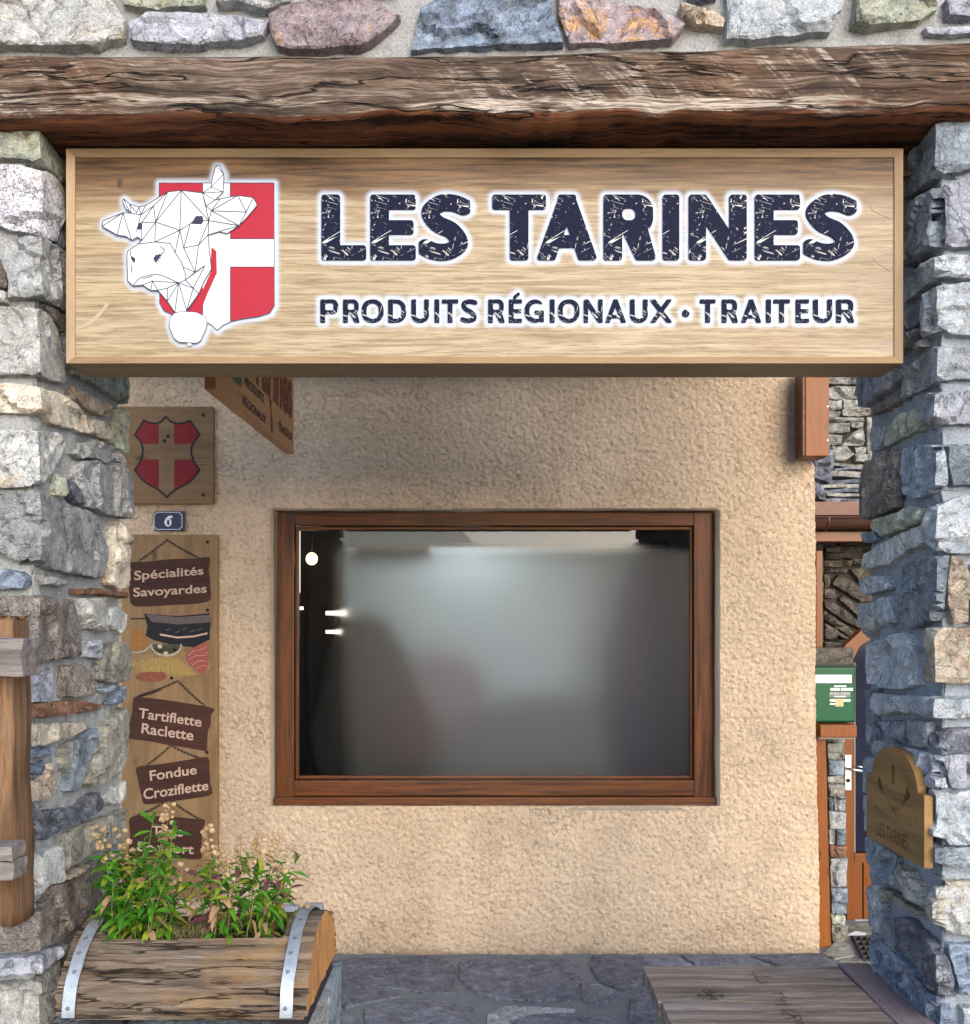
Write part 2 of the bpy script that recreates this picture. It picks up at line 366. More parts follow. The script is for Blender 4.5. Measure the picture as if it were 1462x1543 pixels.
def stone(Q, mapper, mat, parent, H=.02, step=.011, seed=0, name='stone', jit=.004, depth=.045, facet=.16, crease=True, edge=.0075, smooth=True, grow=.0035):
    """Q: outline in wall coordinates (u, v); mapper(u, v, h) -> xyz"""
    Q = resample(Q, step, jit, seed)
    ar = .5*sum(Q[i-1][0]*Q[i][1]-Q[i][0]*Q[i-1][1] for i in range(len(Q))); tg = np.roll(Q, -1, 0)-np.roll(Q, 1, 0); nn_ = np.stack([tg[:, 1], -tg[:, 0]], 1)*(1 if ar > 0 else -1); Q = Q+nn_/(np.hypot(nn_[:, 0], nn_[:, 1])[:, None]+1e-9)*grow
    lo, hi = Q.min(0), Q.max(0)
    us = np.arange(math.floor(lo[0]/step), math.ceil(hi[0]/step)+1)*step; vs_ = np.arange(lo[1], hi[1], step)
    G = np.array([(u+(random.uniform(-.3, .3)*step if (abs(u) > step*.6 or not crease) else 0), v+random.uniform(-.3, .3)*step) for u in us for v in vs_])
    ok = inside(G, Q); G = G[ok]
    if len(G): G = G[poly_dist(G, Q) > .0055]
    c = Q.mean(0); n = len(Q)
    inner = []
    for i in range(n):     # a ring just inside the outline makes the stone's flank
        t_ = Q[(i+1) % n]-Q[i-1]; nn = np.array([-t_[1], t_[0]]); nn = nn/(np.hypot(*nn)+1e-9)
        for s in (1, -1):
            p = Q[i]+nn*s*.004
            if inside(p[None], Q)[0]: inner.append(p); break
    inner = np.array(inner)
    if len(inner): inner = inner[poly_dist(inner, Q) > .0022]
    pts = [Vector(p) for p in Q]+[Vector(p) for p in inner]+[Vector(p) for p in G]
    try: V, _, Fc, ov, _, _ = delaunay_2d_cdt(pts, [], [list(range(n))], 1, 1e-6)
    except Exception: return None
    A = np.array([(v.x, v.y) for v in V]); D = poly_dist(A, Q)
    tilt = (random.uniform(-.09, .09), random.uniform(-.09, .09)); out = []
    for (u, v), dd in zip(A, D):
        if dd < 1e-4: h = -depth
        else:
            q = min(1, dd/edge); h = H*(.6+.4*q)
            P = Vector((u*7+seed*3.1, v*7, seed)); P += noise.noise_vector(P*.9)*.4
            dis, cp = noise.voronoi(P); c0 = cp[0]; r1 = noise.cell(c0*7.3); r2 = noise.cell(c0*3.7+Vector((9, 9, 9)))
            h += (facet*((P.x-c0.x)*(r1*2-1)+(P.y-c0.y)*(r2*2-1))*.055+(r1-.5)*.0045*(facet > .1))*min(1, dd/.016)
            h += noise.fractal(Vector((u*30, v*30, seed)), 1., 2.1, 4)*(.0024 if facet > .1 else .002)*min(1, dd/.01)
            h += ((u-c[0])*tilt[0]+(v-c[1])*tilt[1])*.35
            h = max(h, -.004)
        out.append(mapper(u, v, h))
    fs = [tuple(f) for f in Fc]
    # orientation check on first face
    o = mk(name, out, fs, mat, parent, smooth)
    mark_sharp(o, 24)
    return o
def fixflip(o, toward):
    me = o.data
    n = sum((p.normal*p.area for p in me.polygons), Vector())
    if n.dot(Vector(toward)) < 0: me.flip_normals()
def densify(pts, step=3):
    out = []
    for i in range(len(pts)):
        a_, b_ = pts[i-1], pts[i]; n = max(1, int(math.hypot(b_[0]-a_[0], b_[1]-a_[1])/step))
        for k in range(n): out.append((a_[0]+(b_[0]-a_[0])*k/n, a_[1]+(b_[1]-a_[1])*k/n))
    return out
CH = {'A': (0, 180, 5.145), 'B': (0, 460, 5.145), 'C': (0, 740, 5.145), 'D': (0, 1020, 5.145), 'E': (0, 1260, 5.45),
      'F': (1290, 180, 5.145), 'G': (1290, 460, 5.145), 'H': (1290, 740, 5.145), 'I': (1290, 1020, 5.145), 'J': (1290, 1270, 5.65),
      'K': (0, 0, 1.976), 'L': (720, 0, 1.970), 'P': (0, 0, 1), 'M': (480, 1420, 2.912), 'N': (960, 1420, 2.912)}
def topx(ch, pts): ox, oy, s = CH[ch]; return [(ox+x/s, oy+y/s) for x, y in pts]
LEFT = [
('A','palegreen',[(-200,100),(55,90),(90,100),(235,75),(330,130),(420,200),(455,270),(470,370),(480,495),(420,480),(345,410),(250,345),(150,330),(-200,300)]),
('A','granite',[(-200,390),(90,378),(200,385),(300,405),(395,470),(430,530),(438,690),(420,840),(375,945),(300,920),(150,885),(0,840),(-200,830)]),
('A','grey',[(70,1010),(150,970),(285,920),(380,970),(490,1060),(508,1200),(505,1500),(480,1510),(380,1450),(285,1405),(95,1410),(105,1280),(60,1130)]),
('A','brown',[(-200,1090),(50,1110),(82,1290),(70,1330),(-200,1310)]),
('A','white',[(-200,1345),(60,1350),(80,1400),(75,1435),(-200,1435)]),
('A','bluegrey',[(450,600),(510,700),(560,900),(560,1150),(500,1030),(400,960),(435,850),(450,700)]),
('A','brown',[(295,1422),(500,1535),(560,1620),(560,1700),(440,1640),(345,1500)]),
('B','paleblue',[(-200,15),(290,25),(370,90),(425,190),(440,280),(470,430),(488,590),(450,600),(370,590),(260,548),(-200,550)]),
('B','bluegrey',[(455,215),(560,300),(560,440),(490,450)]),
('B','cream',[(-200,640),(100,612),(280,635),(420,680),(540,760),(620,850),(650,995),(500,950),(400,930),(300,850),(-200,840)]),
('B','cream',[(655,930),(690,890),(770,895),(810,960),(860,1085),(760,1030),(665,985)]),
('B','tan',[(540,630),(660,690),(790,760),(820,870),(740,850),(620,790),(550,720)]),
('B','palegreen',[(520,430),(640,440),(940,480),(962,640),(945,765),(860,720),(700,610),(560,540)]),
('B','palegreen',[(895,800),(940,790),(965,850),(955,1000),(960,1150),(925,1155),(880,1110),(890,960)]),
('B','white',[(-200,965),(240,970),(400,985),(450,1030),(470,1080),(400,1230),(340,1330),(265,1405),(100,1420),(-200,1400)]),
('B','grey',[(590,1205),(690,1200),(780,1250),(880,1225),(950,1290),(968,1420),(965,1560),(960,1655),(860,1640),(700,1590),(612,1560),(565,1430),(545,1300)]),
('B','grey',[(560,1080),(700,1040),(850,1090),(940,1180),(938,1255),(880,1195),(780,1230),(690,1180),(590,1185),(540,1150)]),
('B','slate',[(468,1335),(540,1400),(580,1490),(598,1550),(540,1530),(485,1440)]),
('B','palegreen',[(415,1310),(455,1350),(470,1460),(430,1505),(400,1470)]),
('C','grey',[(-200,40),(110,10),(260,0),(400,60),(520,120),(640,150),(700,190),(740,320),(790,440),(770,560),(730,680),(600,660),(440,630),(350,610),(250,530),(170,560),(30,480),(-200,440)]),
('C','cream',[(850,280),(905,225),(950,300),(972,370),(960,560),(945,750),(880,765),(790,715),(820,600),(840,450)]),
('C','blue',[(-200,610),(0,605),(190,625),(250,690),(200,765),(-200,755)]),
('C','grey',[(280,650),(480,700),(430,750),(310,725)]),
('C','rust',[(560,765),(750,755),(950,785),(955,835),(760,800),(570,800)]),
('C','brown',[(-200,810),(260,815),(545,840),(590,1000),(600,1280),(400,1310),(270,1325),(180,1300),(-200,1300)]),
('C','paleblue',[(600,830),(790,830),(800,960),(785,1095),(640,1060),(605,960)]),
('C','white',[(820,900),(870,890),(960,950),(955,1040),(910,1110),(860,1075),(805,1030)]),
('C','lavender',[(612,1165),(740,1155),(752,1200),(748,1310),(625,1280)]),
('C','olive',[(765,1190),(850,1165),(930,1165),(972,1240),(960,1470),(870,1490),(780,1480),(690,1450),(740,1330)]),
('C','lavender',[(-100,1335),(200,1335),(350,1345),(395,1420),(390,1560),(330,1630),(-100,1630)]),
('C','brown',[(465,1360),(600,1345),(695,1430),(712,1570),(560,1600),(465,1590),(470,1480)]),
('D','bluegrey',[(740,100),(850,60),(835,120),(770,125)]),
('D','blue',[(860,130),(940,75),(945,160),(900,205),(800,210)]),
('D','rust',[(-100,205),(260,205),(570,180),(660,195),(770,205),(760,255),(560,280),(350,310),(-100,325)]),
('D','cream',[(-100,385),(300,370),(600,345),(625,380),(580,430),(400,500),(275,535),(255,465),(-100,455)]),
('D','blue',[(-100,575),(380,545),(385,600),(200,635),(-100,625)]),
('D','blue',[(-100,665),(295,680),(275,790),(-100,750)]),
('D','tan',[(312,670),(380,660),(420,880),(340,950),(180,970),(-100,970),(-100,805),(285,800)]),
('D','bluegrey',[(548,490),(698,405),(706,520),(640,680),(570,890),(485,880),(503,720),(540,620)]),
('D','olive',[(450,560),(535,505),(528,620),(488,730),(460,700)]),
('D','olive',[(760,390),(850,310),(945,235),(960,400),(950,600),(900,740),(740,835),(660,850),(628,825),(668,680),(722,540)]),
('D','paleblue',[(870,850),(940,810),(930,960),(850,990),(780,960)]),
('D','slate',[(-100,1030),(250,1040),(400,1030),(570,1010),(620,950),(720,895),(755,970),(730,1040),(560,1130),(430,1200),(330,1260),(260,1250),(180,1150),(-100,1130)]),
('D','olive',[(500,1200),(640,1130),(760,1090),(930,1020),(935,1160),(920,1280),(830,1310),(700,1350),(630,1410),(485,1485),(475,1300)]),
('E','white',[(-100,120),(300,115),(430,70),(455,200),(462,380),(330,400),(250,520),(-100,560)]),
('E','tan',[(475,340),(560,290),(690,225),(620,305),(505,362)]),
('E','brown',[(-200,640),(120,700),(270,620),(335,520),(400,410),(600,335),(760,190),(860,195),(870,300),(765,430),(790,600),(640,720),(400,885),(270,930),(0,925),(-200,900)]),
('E','paleblue',[(832,310),(930,335),(960,500),(800,570),(792,460)]),
('E','lavender',[(-200,970),(270,962),(400,910),(520,880),(480,960),(350,1060),(240,1130),(-200,1135)]),
('E','paleblue',[(-200,1210),(220,1190),(330,1120),(450,1020),(440,1300),(430,1500),(350,1700),(-200,1700)]),
]
RIGHT = [
('F','bluegrey',[(665,55),(800,40),(900,20),(1100,20),(1100,400),(880,400),(700,440),(600,480),(520,560),(430,620),(400,600),(410,440),(450,290),(550,180),(620,95)]),
('F','lavender',[(662,530),(1100,490),(1100,1000),(740,1010),(662,990)]),
('F','bluegrey',[(648,540),(652,985),(540,1070),(440,1150),(400,1080),(375,900),(400,720),(520,620)]),
('F','paleblue',[(650,1075),(1100,1060),(1100,1255),(800,1255),(660,1240),(560,1310),(400,1430),(370,1340),(400,1260),(540,1130)]),
('F','paleblue',[(660,1300),(1100,1275),(1100,1685),(720,1685),(660,1640),(565,1700),(560,1440),(600,1350)]),
('F','bluegrey',[(370,1520),(530,1430),(545,1560),(480,1620),(370,1640)]),
('G','grey',[(340,300),(530,170),(520,210),(440,330),(350,390)]),
('G','white',[(475,300),(545,268),(548,320),(490,350)]),
('G','paleblue',[(640,325),(1100,360),(1100,585),(750,580),(660,590),(600,630),(380,745),(395,590),(430,500),(530,400)]),
('G','lavender',[(40,500),(200,485),(330,480),(320,640),(190,730),(130,750),(110,790),(60,790)]),
('G','grey',[(340,510),(415,470),(422,520),(385,575),(330,620)]),
('G','brown',[(160,790),(360,690),(375,740),(300,790),(150,860)]),
('G','palegreen',[(270,940),(400,830),(530,800),(565,880),(530,960),(400,1030),(250,1090)]),
('G','paleblue',[(140,945),(240,940),(245,1060),(200,1130),(150,1120)]),
('G','lavender',[(690,675),(1100,665),(1100,935),(650,930),(560,900),(560,740),(600,680)]),
('G','bluegrey',[(410,1120),(500,1080),(640,1080),(675,1180),(685,1400),(600,1470),(500,1500),(420,1470),(400,1300)]),
('G','bluegrey',[(700,1100),(1100,1060),(1100,1400),(730,1400),(702,1300)]),
('G','brown',[(180,1190),(250,1120),(380,1130),(370,1400),(360,1560),(200,1640),(60,1660),(60,1300),(90,1210)]),
('H','palegreen',[(200,220),(490,120),(565,145),(545,240),(400,300),(250,350),(200,300)]),
('H','bluegrey',[(75,320),(180,310),(210,370),(140,410),(90,400)]),
('H','white',[(90,485),(250,400),(400,310),(545,265),(555,410),(440,460),(280,570),(100,605),(75,580)]),
('H','paleblue',[(580,140),(700,75),(800,40),(1100,20),(1100,485),(700,485),(620,440),(562,400),(555,220)]),
('H','bluegrey',[(400,580),(480,540),(700,500),(695,640),(675,800),(640,1000),(480,1065),(380,1000),(370,850),(410,720)]),
('H','tan',[(715,500),(800,530),(870,680),(850,800),(830,1020),(730,1030),(688,880),(682,750)]),
('H','grey',[(890,560),(1100,520),(1100,1000),(850,1020),(870,800)]),
('H','paleblue',[(75,680),(160,655),(250,660),(300,750),(230,780),(100,805),(80,740)]),
('H','white',[(65,870),(190,860),(210,960),(195,1050),(130,1135),(70,1080)]),
('H','paleblue',[(222,830),(310,820),(355,930),(360,1020),(260,1045),(220,930)]),
('H','paleblue',[(95,1190),(280,1120),(430,1100),(505,1250),(495,1500),(400,1535),(250,1535),(105,1490)]),
('H','cream',[(600,1060),(1100,1040),(1100,1500),(700,1490),(600,1480),(570,1400),(620,1300),(590,1180)]),
('I','bluegrey',[(110,100),(190,95),(188,560),(120,500)]),
('I','paleblue',[(210,130),(500,145),(690,165),(1100,160),(1100,300),(640,320),(580,290),(400,270),(250,295),(200,230)]),
('I','bluegrey',[(200,345),(410,345),(422,420),(395,500),(300,470),(240,420)]),
('I','paleblue',[(435,330),(600,350),(610,480),(600,545),(480,540),(428,470)]),
('I','slate',[(700,395),(1100,390),(1100,570),(700,575),(620,540),(620,450)]),
('I','paleblue',[(200,490),(320,490),(378,540),(300,600),(190,570)]),
('I','lavender',[(390,535),(615,595),(685,850),(560,860),(500,760),(440,640)]),
('I','lavender',[(640,600),(830,595),(840,700),(820,840),(720,850),(692,760)]),
('I','white',[(870,660),(1100,620),(1100,750),(860,730)]),
('I','paleblue',[(640,860),(720,900),(1100,780),(1100,1290),(700,1290),(620,1200),(600,1000)]),
('I','bluegrey',[(610,1310),(1100,1295),(1100,1420),(780,1470),(610,1440)]),
('I','bluegrey',[(110,625),(320,640),(320,900),(100,900)]),
('I','grey',[(345,640),(430,680),(520,900),(580,1100),(345,1050)]),
('I','paleblue',[(110,920),(330,920),(330,1200),(110,1200)]),
('I','bluegrey',[(345,1080),(580,1120),(580,1300),(560,1340),(345,1250)]),
('J','bluegrey',[(130,-60),(220,-40),(380,120),(375,390),(280,330),(200,270),(140,130)]),
('J','white',[(430,190),(500,250),(580,350),(590,480),(610,550),(540,500),(490,490),(430,350),(390,260)]),
('J','olive',[(260,380),(350,420),(480,520),(610,590),(590,620),(480,580),(360,510),(265,450)]),
('J','paleblue',[(145,370),(250,362),(260,560),(248,790),(170,690),(150,520)]),
('J','bluegrey',[(270,650),(375,640),(398,850),(370,930),(290,840)]),
('J','slate',[(395,630),(500,650),(620,780),(760,960),(815,1130),(825,1290),(760,1300),(640,1230),(560,1060),(450,920),(405,780)]),
('J','blue',[(175,830),(260,820),(380,945),(500,1060),(620,1250),(780,1330),(860,1560),(700,1560),(500,1390),(350,1250),(220,1110),(180,980)]),
('J','white',[(730,310),(1200,310),(1200,820),(880,780),(730,720),(690,600),(700,430)]),
('J','blue',[(765,850),(1200,840),(1200,1270),(850,1270),(825,1130)]),
('J','paleblue',[(880,1400),(1200,1330),(1200,1700),(900,1700)]),
]
TOP = [
('K','white',[(-160,-60),(335,-60),(345,20),(385,75),(375,125),(290,150),(100,150),(-160,145)]),
('K','palegreen',[(370,-60),(610,-60),(615,30),(480,42),(375,30)]),
('K','grey',[(655,0),(865,-40),(870,25),(800,45),(720,25),(650,25)]),
('K','lavender',[(395,90),(450,55),(700,60),(805,80),(790,120),(700,135),(600,150),(480,145),(395,135)]),
('K','purple',[(810,60),(920,15),(1010,5),(1130,20),(1195,60),(1150,110),(1080,150),(900,165),(830,155),(812,100)]),
('P','blue',[(620,80),(634,18),(700,-20),(830,-20),(833,30),(848,70),(740,74)]),
('P','purple',[(840,-20),(900,5),(990,20),(1030,45),(1010,68),(930,72),(857,70),(842,30)]),
('L','tan',[(597,25),(700,45),(728,70),(722,95),(640,85),(602,60)]),
('L','paleblue',[(732,-60),(1100,-60),(1088,10),(1040,110),(900,120),(800,135),(735,130)]),
('L','palegreen',[(1112,-60),(1330,-60),(1355,40),(1300,75),(1150,95),(1112,80)]),
('L','lavender',[(1380,10),(1600,0),(1600,60),(1390,60)]),
('L','lavender',[(1320,90),(1600,85),(1600,110),(1330,110)]),
('P','slate',[(1030,-30),(1080,-30),(1078,3),(1040,8)]),
('P','brown',[(455,-30),(600,-30),(600,-6),(520,-2)]),
]


# pillar geometry: unfolded coordinate u<0 on the street face, u>0 on the inner face
DF = 2.40
def pillar_map(Xc, s):      # s=-1 left pillar, +1 right pillar
    def m(u, v, h=0):
        if abs(u) < 1e-6: return (Xc-s*h, DF-h, v)
        if u < 0: return (Xc-s*u, DF-h, v)
        return (Xc-s*h, DF+u, v)
    return m
def px_to_u(Xc, s):
    pc = CX+Xc*F/DF
    def f(p):
        px, py = p
        if (px-pc)*s >= 0: return (-abs((px-CX)*DF/F-Xc), EYE+(HY-py)*DF/F)
        d = F*Xc/(px-CX); return (d-DF, EYE+(HY-py)*d/F)
    return f
def sheet(name, u0, u1, v0, v1, step, mapper, mat, parent, base=-.008, amp=.009, smooth=True, toward=None):
    nu, nv = int((u1-u0)/step)+1, int((v1-v0)/step)+1
    us = sorted(set([round(u0+(u1-u0)*i/nu, 5) for i in range(nu+1)]+([0.] if u0 < 0 < u1 else []))); vv = [v0+(v1-v0)*j/nv for j in range(nv+1)]
    vs = []; fs = []
    for u in us:
        for v in vv: vs.append(mapper(u, v, base+amp*noise.fractal(Vector((u*22, v*22, 3.3)), 1, 2.1, 4)+amp*.45*noise.noise(Vector((u*85, v*85, 1.3)))))
    m = len(vv)
    for i in range(len(us)-1):
        for j in range(m-1): fs.append((i*m+j, (i+1)*m+j, (i+1)*m+j+1, i*m+j+1))
    o = mk(name, vs, fs, mat, parent, smooth)
    if toward: fixflip(o, toward)
    return o
def coursed(u0, u1, v0, v1, hmin, hmax, wmin, wmax, gap=.012, jit=.25):
    v = v0; out = []
    while v < v1-.01:
        h = min(random.uniform(hmin, hmax), v1-v); u = u0-random.uniform(0, wmin)
        while u < u1-.01:
            w_ = random.uniform(wmin, wmax); a0, a1 = max(u, u0), min(u+w_, u1); u += w_
            if a1-a0 < wmin*.4: continue
            g = gap/2; k = lambda: random.uniform(-jit, jit)*h*.3
            out.append([(a0+g, v+g+k()*.3), ((a0+a1)/2, v+g+k()*.3), (a1-g, v+g+k()*.3), (a1-g+k()*.4, (v+v+h)/2), (a1-g, v+h-g+k()*.3), ((a0+a1)/2, v+h-g+k()*.3), (a0+g, v+h-g+k()*.3), (a0+g-k()*.4, v+h/2)])
        v += h
    return out
SM['palegrey'] = stone_mat('pale grey quartzite', (.46, .47, .47), (.58, .58, .55), (.42, .37, .30), .2)
SM['sideblue'] = stone_mat('blue grey gneiss', (.25, .30, .36), (.37, .42, .48), (.17, .205, .25), .3)
def core(Xc, s, name, lab, stones_, mort):
    UD = .58 if s < 0 else .475; ob = thing(name, (Xc+s*.25, DF+.28, 0), lab, 'pillar'); mp = pillar_map(Xc, s); cv = px_to_u(Xc, s); tw = (-s, -1, 0)
    sheet('mortar', -.62, UD-.02, 0, 2.86, .011, mp, mort, ob, toward=tw)
    box('core', Xc+s*.02, Xc+s*.6, DF+.02, DF+UD-.025, 0, 2.86, mort, ob)
    allq = []
    for i, (ch, key, pts) in enumerate(stones_):
        Q = [cv(p) for p in densify(topx(ch, pts))]; key = 'palegrey' if s < 0 and key == 'paleblue' else key
        if s > 0 and key == 'bluegrey': key = 'sideblue'
        o = stone(Q, mp, SM[key], ob, H=random.uniform(.016, .030), seed=i+100*s)
        if o: fixflip(o, tw); allq.append(np.array(Q))
    # stones the photograph's frame cuts off: the outer strip and the foot
    keys = ['grey', 'paleblue', 'bluegrey', 'olive', 'white', 'lavender', 'brown', 'slate']
    zb = min(q[:, 1].min() for q in allq)
    for (u0, u1, v0, v1) in ((-.62, -.30, zb, 2.84), (-.62, -.30, .0, zb), (-.29, .0, 0, zb-.02), (.01, UD-.01, 0, .60)):
        for Q in coursed(u0, u1, v0, v1, .09, .2, .16, .34, .02):
            Qa = np.array(Q); c = Qa.mean(0)
            if any(inside(Qa, q).any() or inside(c[None], q)[0] for q in allq): continue
            o = stone(Q, mp, SM[random.choice(keys)], ob, H=.016, step=.02, seed=random.random()*50)
            if o: fixflip(o, tw)
    return ob
XL, XR = -1.122, 1.115
core(XL, -1, 'stone_pillar', 'rough stone pillar on the left, beside the log planter and the tall menu board', LEFT, MORT)
core(XR, 1, 'stone_pillar', 'bluish rough stone pillar on the right that carries the arched wooden plaque', RIGHT, MORTB)

# ---- wall above the beam
DW = 2.43
wl = thing('stone_wall', (0, DW+.25, 2.98), 'stone wall over the weathered timber beam along the top', 'wall')
fm = lambda u, v, h=0: (u, DW-h, v)
sheet('mortar', -1.75, 1.75, 2.98, 4.3, .016, fm, MORT, wl, toward=(0, -1, 0))
box('core', -1.75, 1.75, DW+.02, DW+.5, 2.98, 4.3, MORT, wl)
tops = []
for i, (ch, key, pts) in enumerate(TOP):
    Q = [((x-CX)*DW/F, EYE+(HY-y)*DW/F) for x, y in densify(topx(ch, pts))]; tops.append(np.array(Q))
    o = stone(Q, fm, SM[key], wl, H=random.uniform(.02, .035), seed=300+i, step=.011)
    if o: fixflip(o, (0, -1, 0))
for Q in coursed(-1.7, 1.7, 3.2, 4.28, .12, .22, .2, .45, .025):
    if any(inside(np.array(Q), q).any() for q in tops): continue
    o = stone(Q, fm, SM[random.choice(['grey', 'paleblue', 'lavender', 'purple', 'bluegrey', 'white'])], wl, H=.02, step=.025, seed=random.random()*99)
    if o: fixflip(o, (0, -1, 0))

# ---- timber beam (lintel)
def beam_mat():
    m, t, b = newmat('weathered beam wood'); o = mapn(t, rnd=False)
    wn_ = N(t, 'ShaderNodeTexNoise'); wn_.inputs['Scale'].default_value = 1; wn_.inputs['Detail'].default_value = 3; t.links.new(mapn(t, (3.2, 8, 9), rnd=False), wn_.inputs['Vector'])
    ws = N(t, 'ShaderNodeVectorMath', operation='MULTIPLY_ADD'); t.links.new(wn_.outputs['Color'], ws.inputs[0]); ws.inputs[1].default_value = (0, .05, .065); t.links.new(o, ws.inputs[2])
    def st(sc_, det, rg): 
        mp = N(t, 'ShaderNodeMapping'); mp.inputs['Scale'].default_value = sc_; t.links.new(ws.outputs[0], mp.inputs[0]); return nz(t, mp.outputs[0], 1, det, rg)
    g = st((1.5, 34, 34), 7, .65); g2 = st((5, 190, 190), 3, .7); crk = mth(t, 'ABSOLUTE', mth(t, 'SUBTRACT', st((.9, 16, 16), 4, .55), .5)); ck = ramp(t, [(0, 0), (.006, .4), (.014, 1)], crk).outputs[0]
    patch = nz(t, o, 2.6, 5, .6, .5)
    col = mix(t, ramp(t, [(.38, 0), (.6, 1)], g).outputs[0], (.028, .019, .015), (.125, .086, .062))
    col = mix(t, mth(t, 'MULTIPLY', ramp(t, [(.52, 0), (.66, .8)], patch).outputs[0], .45), col, (.15, .075, .036))
    col = mix(t, 1., col, ramp(t, [(.4, .55), (.55, 1.25)], g2).outputs[0], 'MULTIPLY')
    saw = N(t, 'ShaderNodeTexNoise'); saw.inputs['Scale'].default_value = 1; saw.inputs['Detail'].default_value = 5; saw.inputs['Roughness'].default_value = .7
    t.links.new(mapn(t, (30, 6, 4.), (0, .80, 0), rnd=False), saw.inputs['Vector'])
    pale = mth(t, 'MULTIPLY', ramp(t, [(.53, 0), (.62, 1)], saw.outputs[0]).outputs[0], ramp(t, [(.46, .0), (.56, 1)], g2).outputs[0])
    pale = mth(t, 'MULTIPLY', pale, ramp(t, [(.43, .12), (.58, 1)], nz(t, o, 2.1, 3, .6)).outputs[0])
    sep = N(t, 'ShaderNodeSeparateXYZ'); t.links.new(o, sep.inputs[0])
    low = ramp(t, [(.01, 1.), (.055, .8), (.095, .1), (.2, .2)], sep.outputs['Z']).outputs[0]
    pale2 = mth(t, 'MULTIPLY', low, mth(t, 'MULTIPLY', ramp(t, [(.5, 0), (.57, 1)], g).outputs[0], ramp(t, [(.44, .2), (.54, 1)], g2).outputs[0]))
    col = mix(t, mth(t, 'MULTIPLY', pale, .8), col, (.40, .34, .29)); col = mix(t, mth(t, 'MULTIPLY', pale2, .85), col, (.52, .46, .39))
    col = mix(t, 1., col, ck, 'MULTIPLY')
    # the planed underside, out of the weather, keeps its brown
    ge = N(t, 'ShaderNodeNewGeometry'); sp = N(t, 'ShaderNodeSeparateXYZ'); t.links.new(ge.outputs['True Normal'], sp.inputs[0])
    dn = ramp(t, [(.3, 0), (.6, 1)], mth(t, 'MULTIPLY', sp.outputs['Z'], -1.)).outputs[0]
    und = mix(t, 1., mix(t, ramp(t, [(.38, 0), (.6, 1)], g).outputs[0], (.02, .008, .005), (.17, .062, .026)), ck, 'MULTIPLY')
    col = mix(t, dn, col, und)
    t.links.new(col, b.inputs['Base Color']); b.inputs['Roughness'].default_value = .8
    p = bump(t, None, g, 1., .016); p = bump(t, None, ck, 1., .008, p); bump(t, b, g2, .8, .004, p); return m
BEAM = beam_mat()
def beam():
    xs = np.linspace(-1.75, 1.75, 420); vs = []; fs = []
    prof = [('b', 0.25), ('b', .17), ('b', .10), ('b', .05), ('b', .02), ('c', 0), ('f', .06), ('f', .12), ('f', .2), ('f', .3), ('f', .4), ('f', .5), ('f', .6), ('f', .7), ('f', .8), ('f', .9), ('f', .97), ('t', 0), ('t', .1)]
    for x in xs:
        px = CX+x*F/2.33
        zt = EYE+(HY-(86 if px < 700 else 86-(px-700)*.028))*2.33/F + .008*noise.noise(Vector((x*5, 1, 1)))
        zb = EYE+(HY-np.interp(px, [-100, 0, 200, 320, 430, 520, 560, 660, 780, 870, 960, 1100, 1300, 1462, 1600], [176, 177, 180, 176, 183, 180, 174, 171, 181, 172, 173, 175, 172, 164, 160]))*2.33/F + .006*noise.noise(Vector((x*14, 5, 1)))+.003*noise.noise(Vector((x*40, 5, 1)))
        for k, q in prof:
            if k == 'b': p = (x, 2.33+q, zb-.004+.012*noise.noise(Vector((x*3, q*20, 7)))-.02*q*4*.3)
            elif k == 'c': p = (x, 2.33+.004, zb)
            elif k == 'f': p = (x, 2.325+.008*noise.noise(Vector((x*4, q*3, 2)))+.004*noise.noise(Vector((x*9, q*14, 9))), zb+(zt-zb)*q)
            else: p = (x, 2.34+q, zt+.006)
            vs.append(p)
    m = len(prof)
    for i in range(len(xs)-1):
        for j in range(m-1): fs.append((i*m+j, (i+1)*m+j, (i+1)*m+j+1, i*m+j+1))
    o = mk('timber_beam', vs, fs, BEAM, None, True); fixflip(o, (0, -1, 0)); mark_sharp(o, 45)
    return tag(o, 'weathered timber beam spanning the opening above the long shop sign', 'beam')
beam()
WBR = wood('brown soffit timber', (.10, .05, .025), (.17, .085, .045), (.03, .015, .01), 0, 1, 1, .7, .4)
b2 = roughbox('timber_beam', -1.7, 1.7, 2.53, 2.86, 2.80, 2.98, WBR, None, .05, .006, 5)
tag(b2, 'dark second timber behind the weathered beam, above the sign', 'beam')
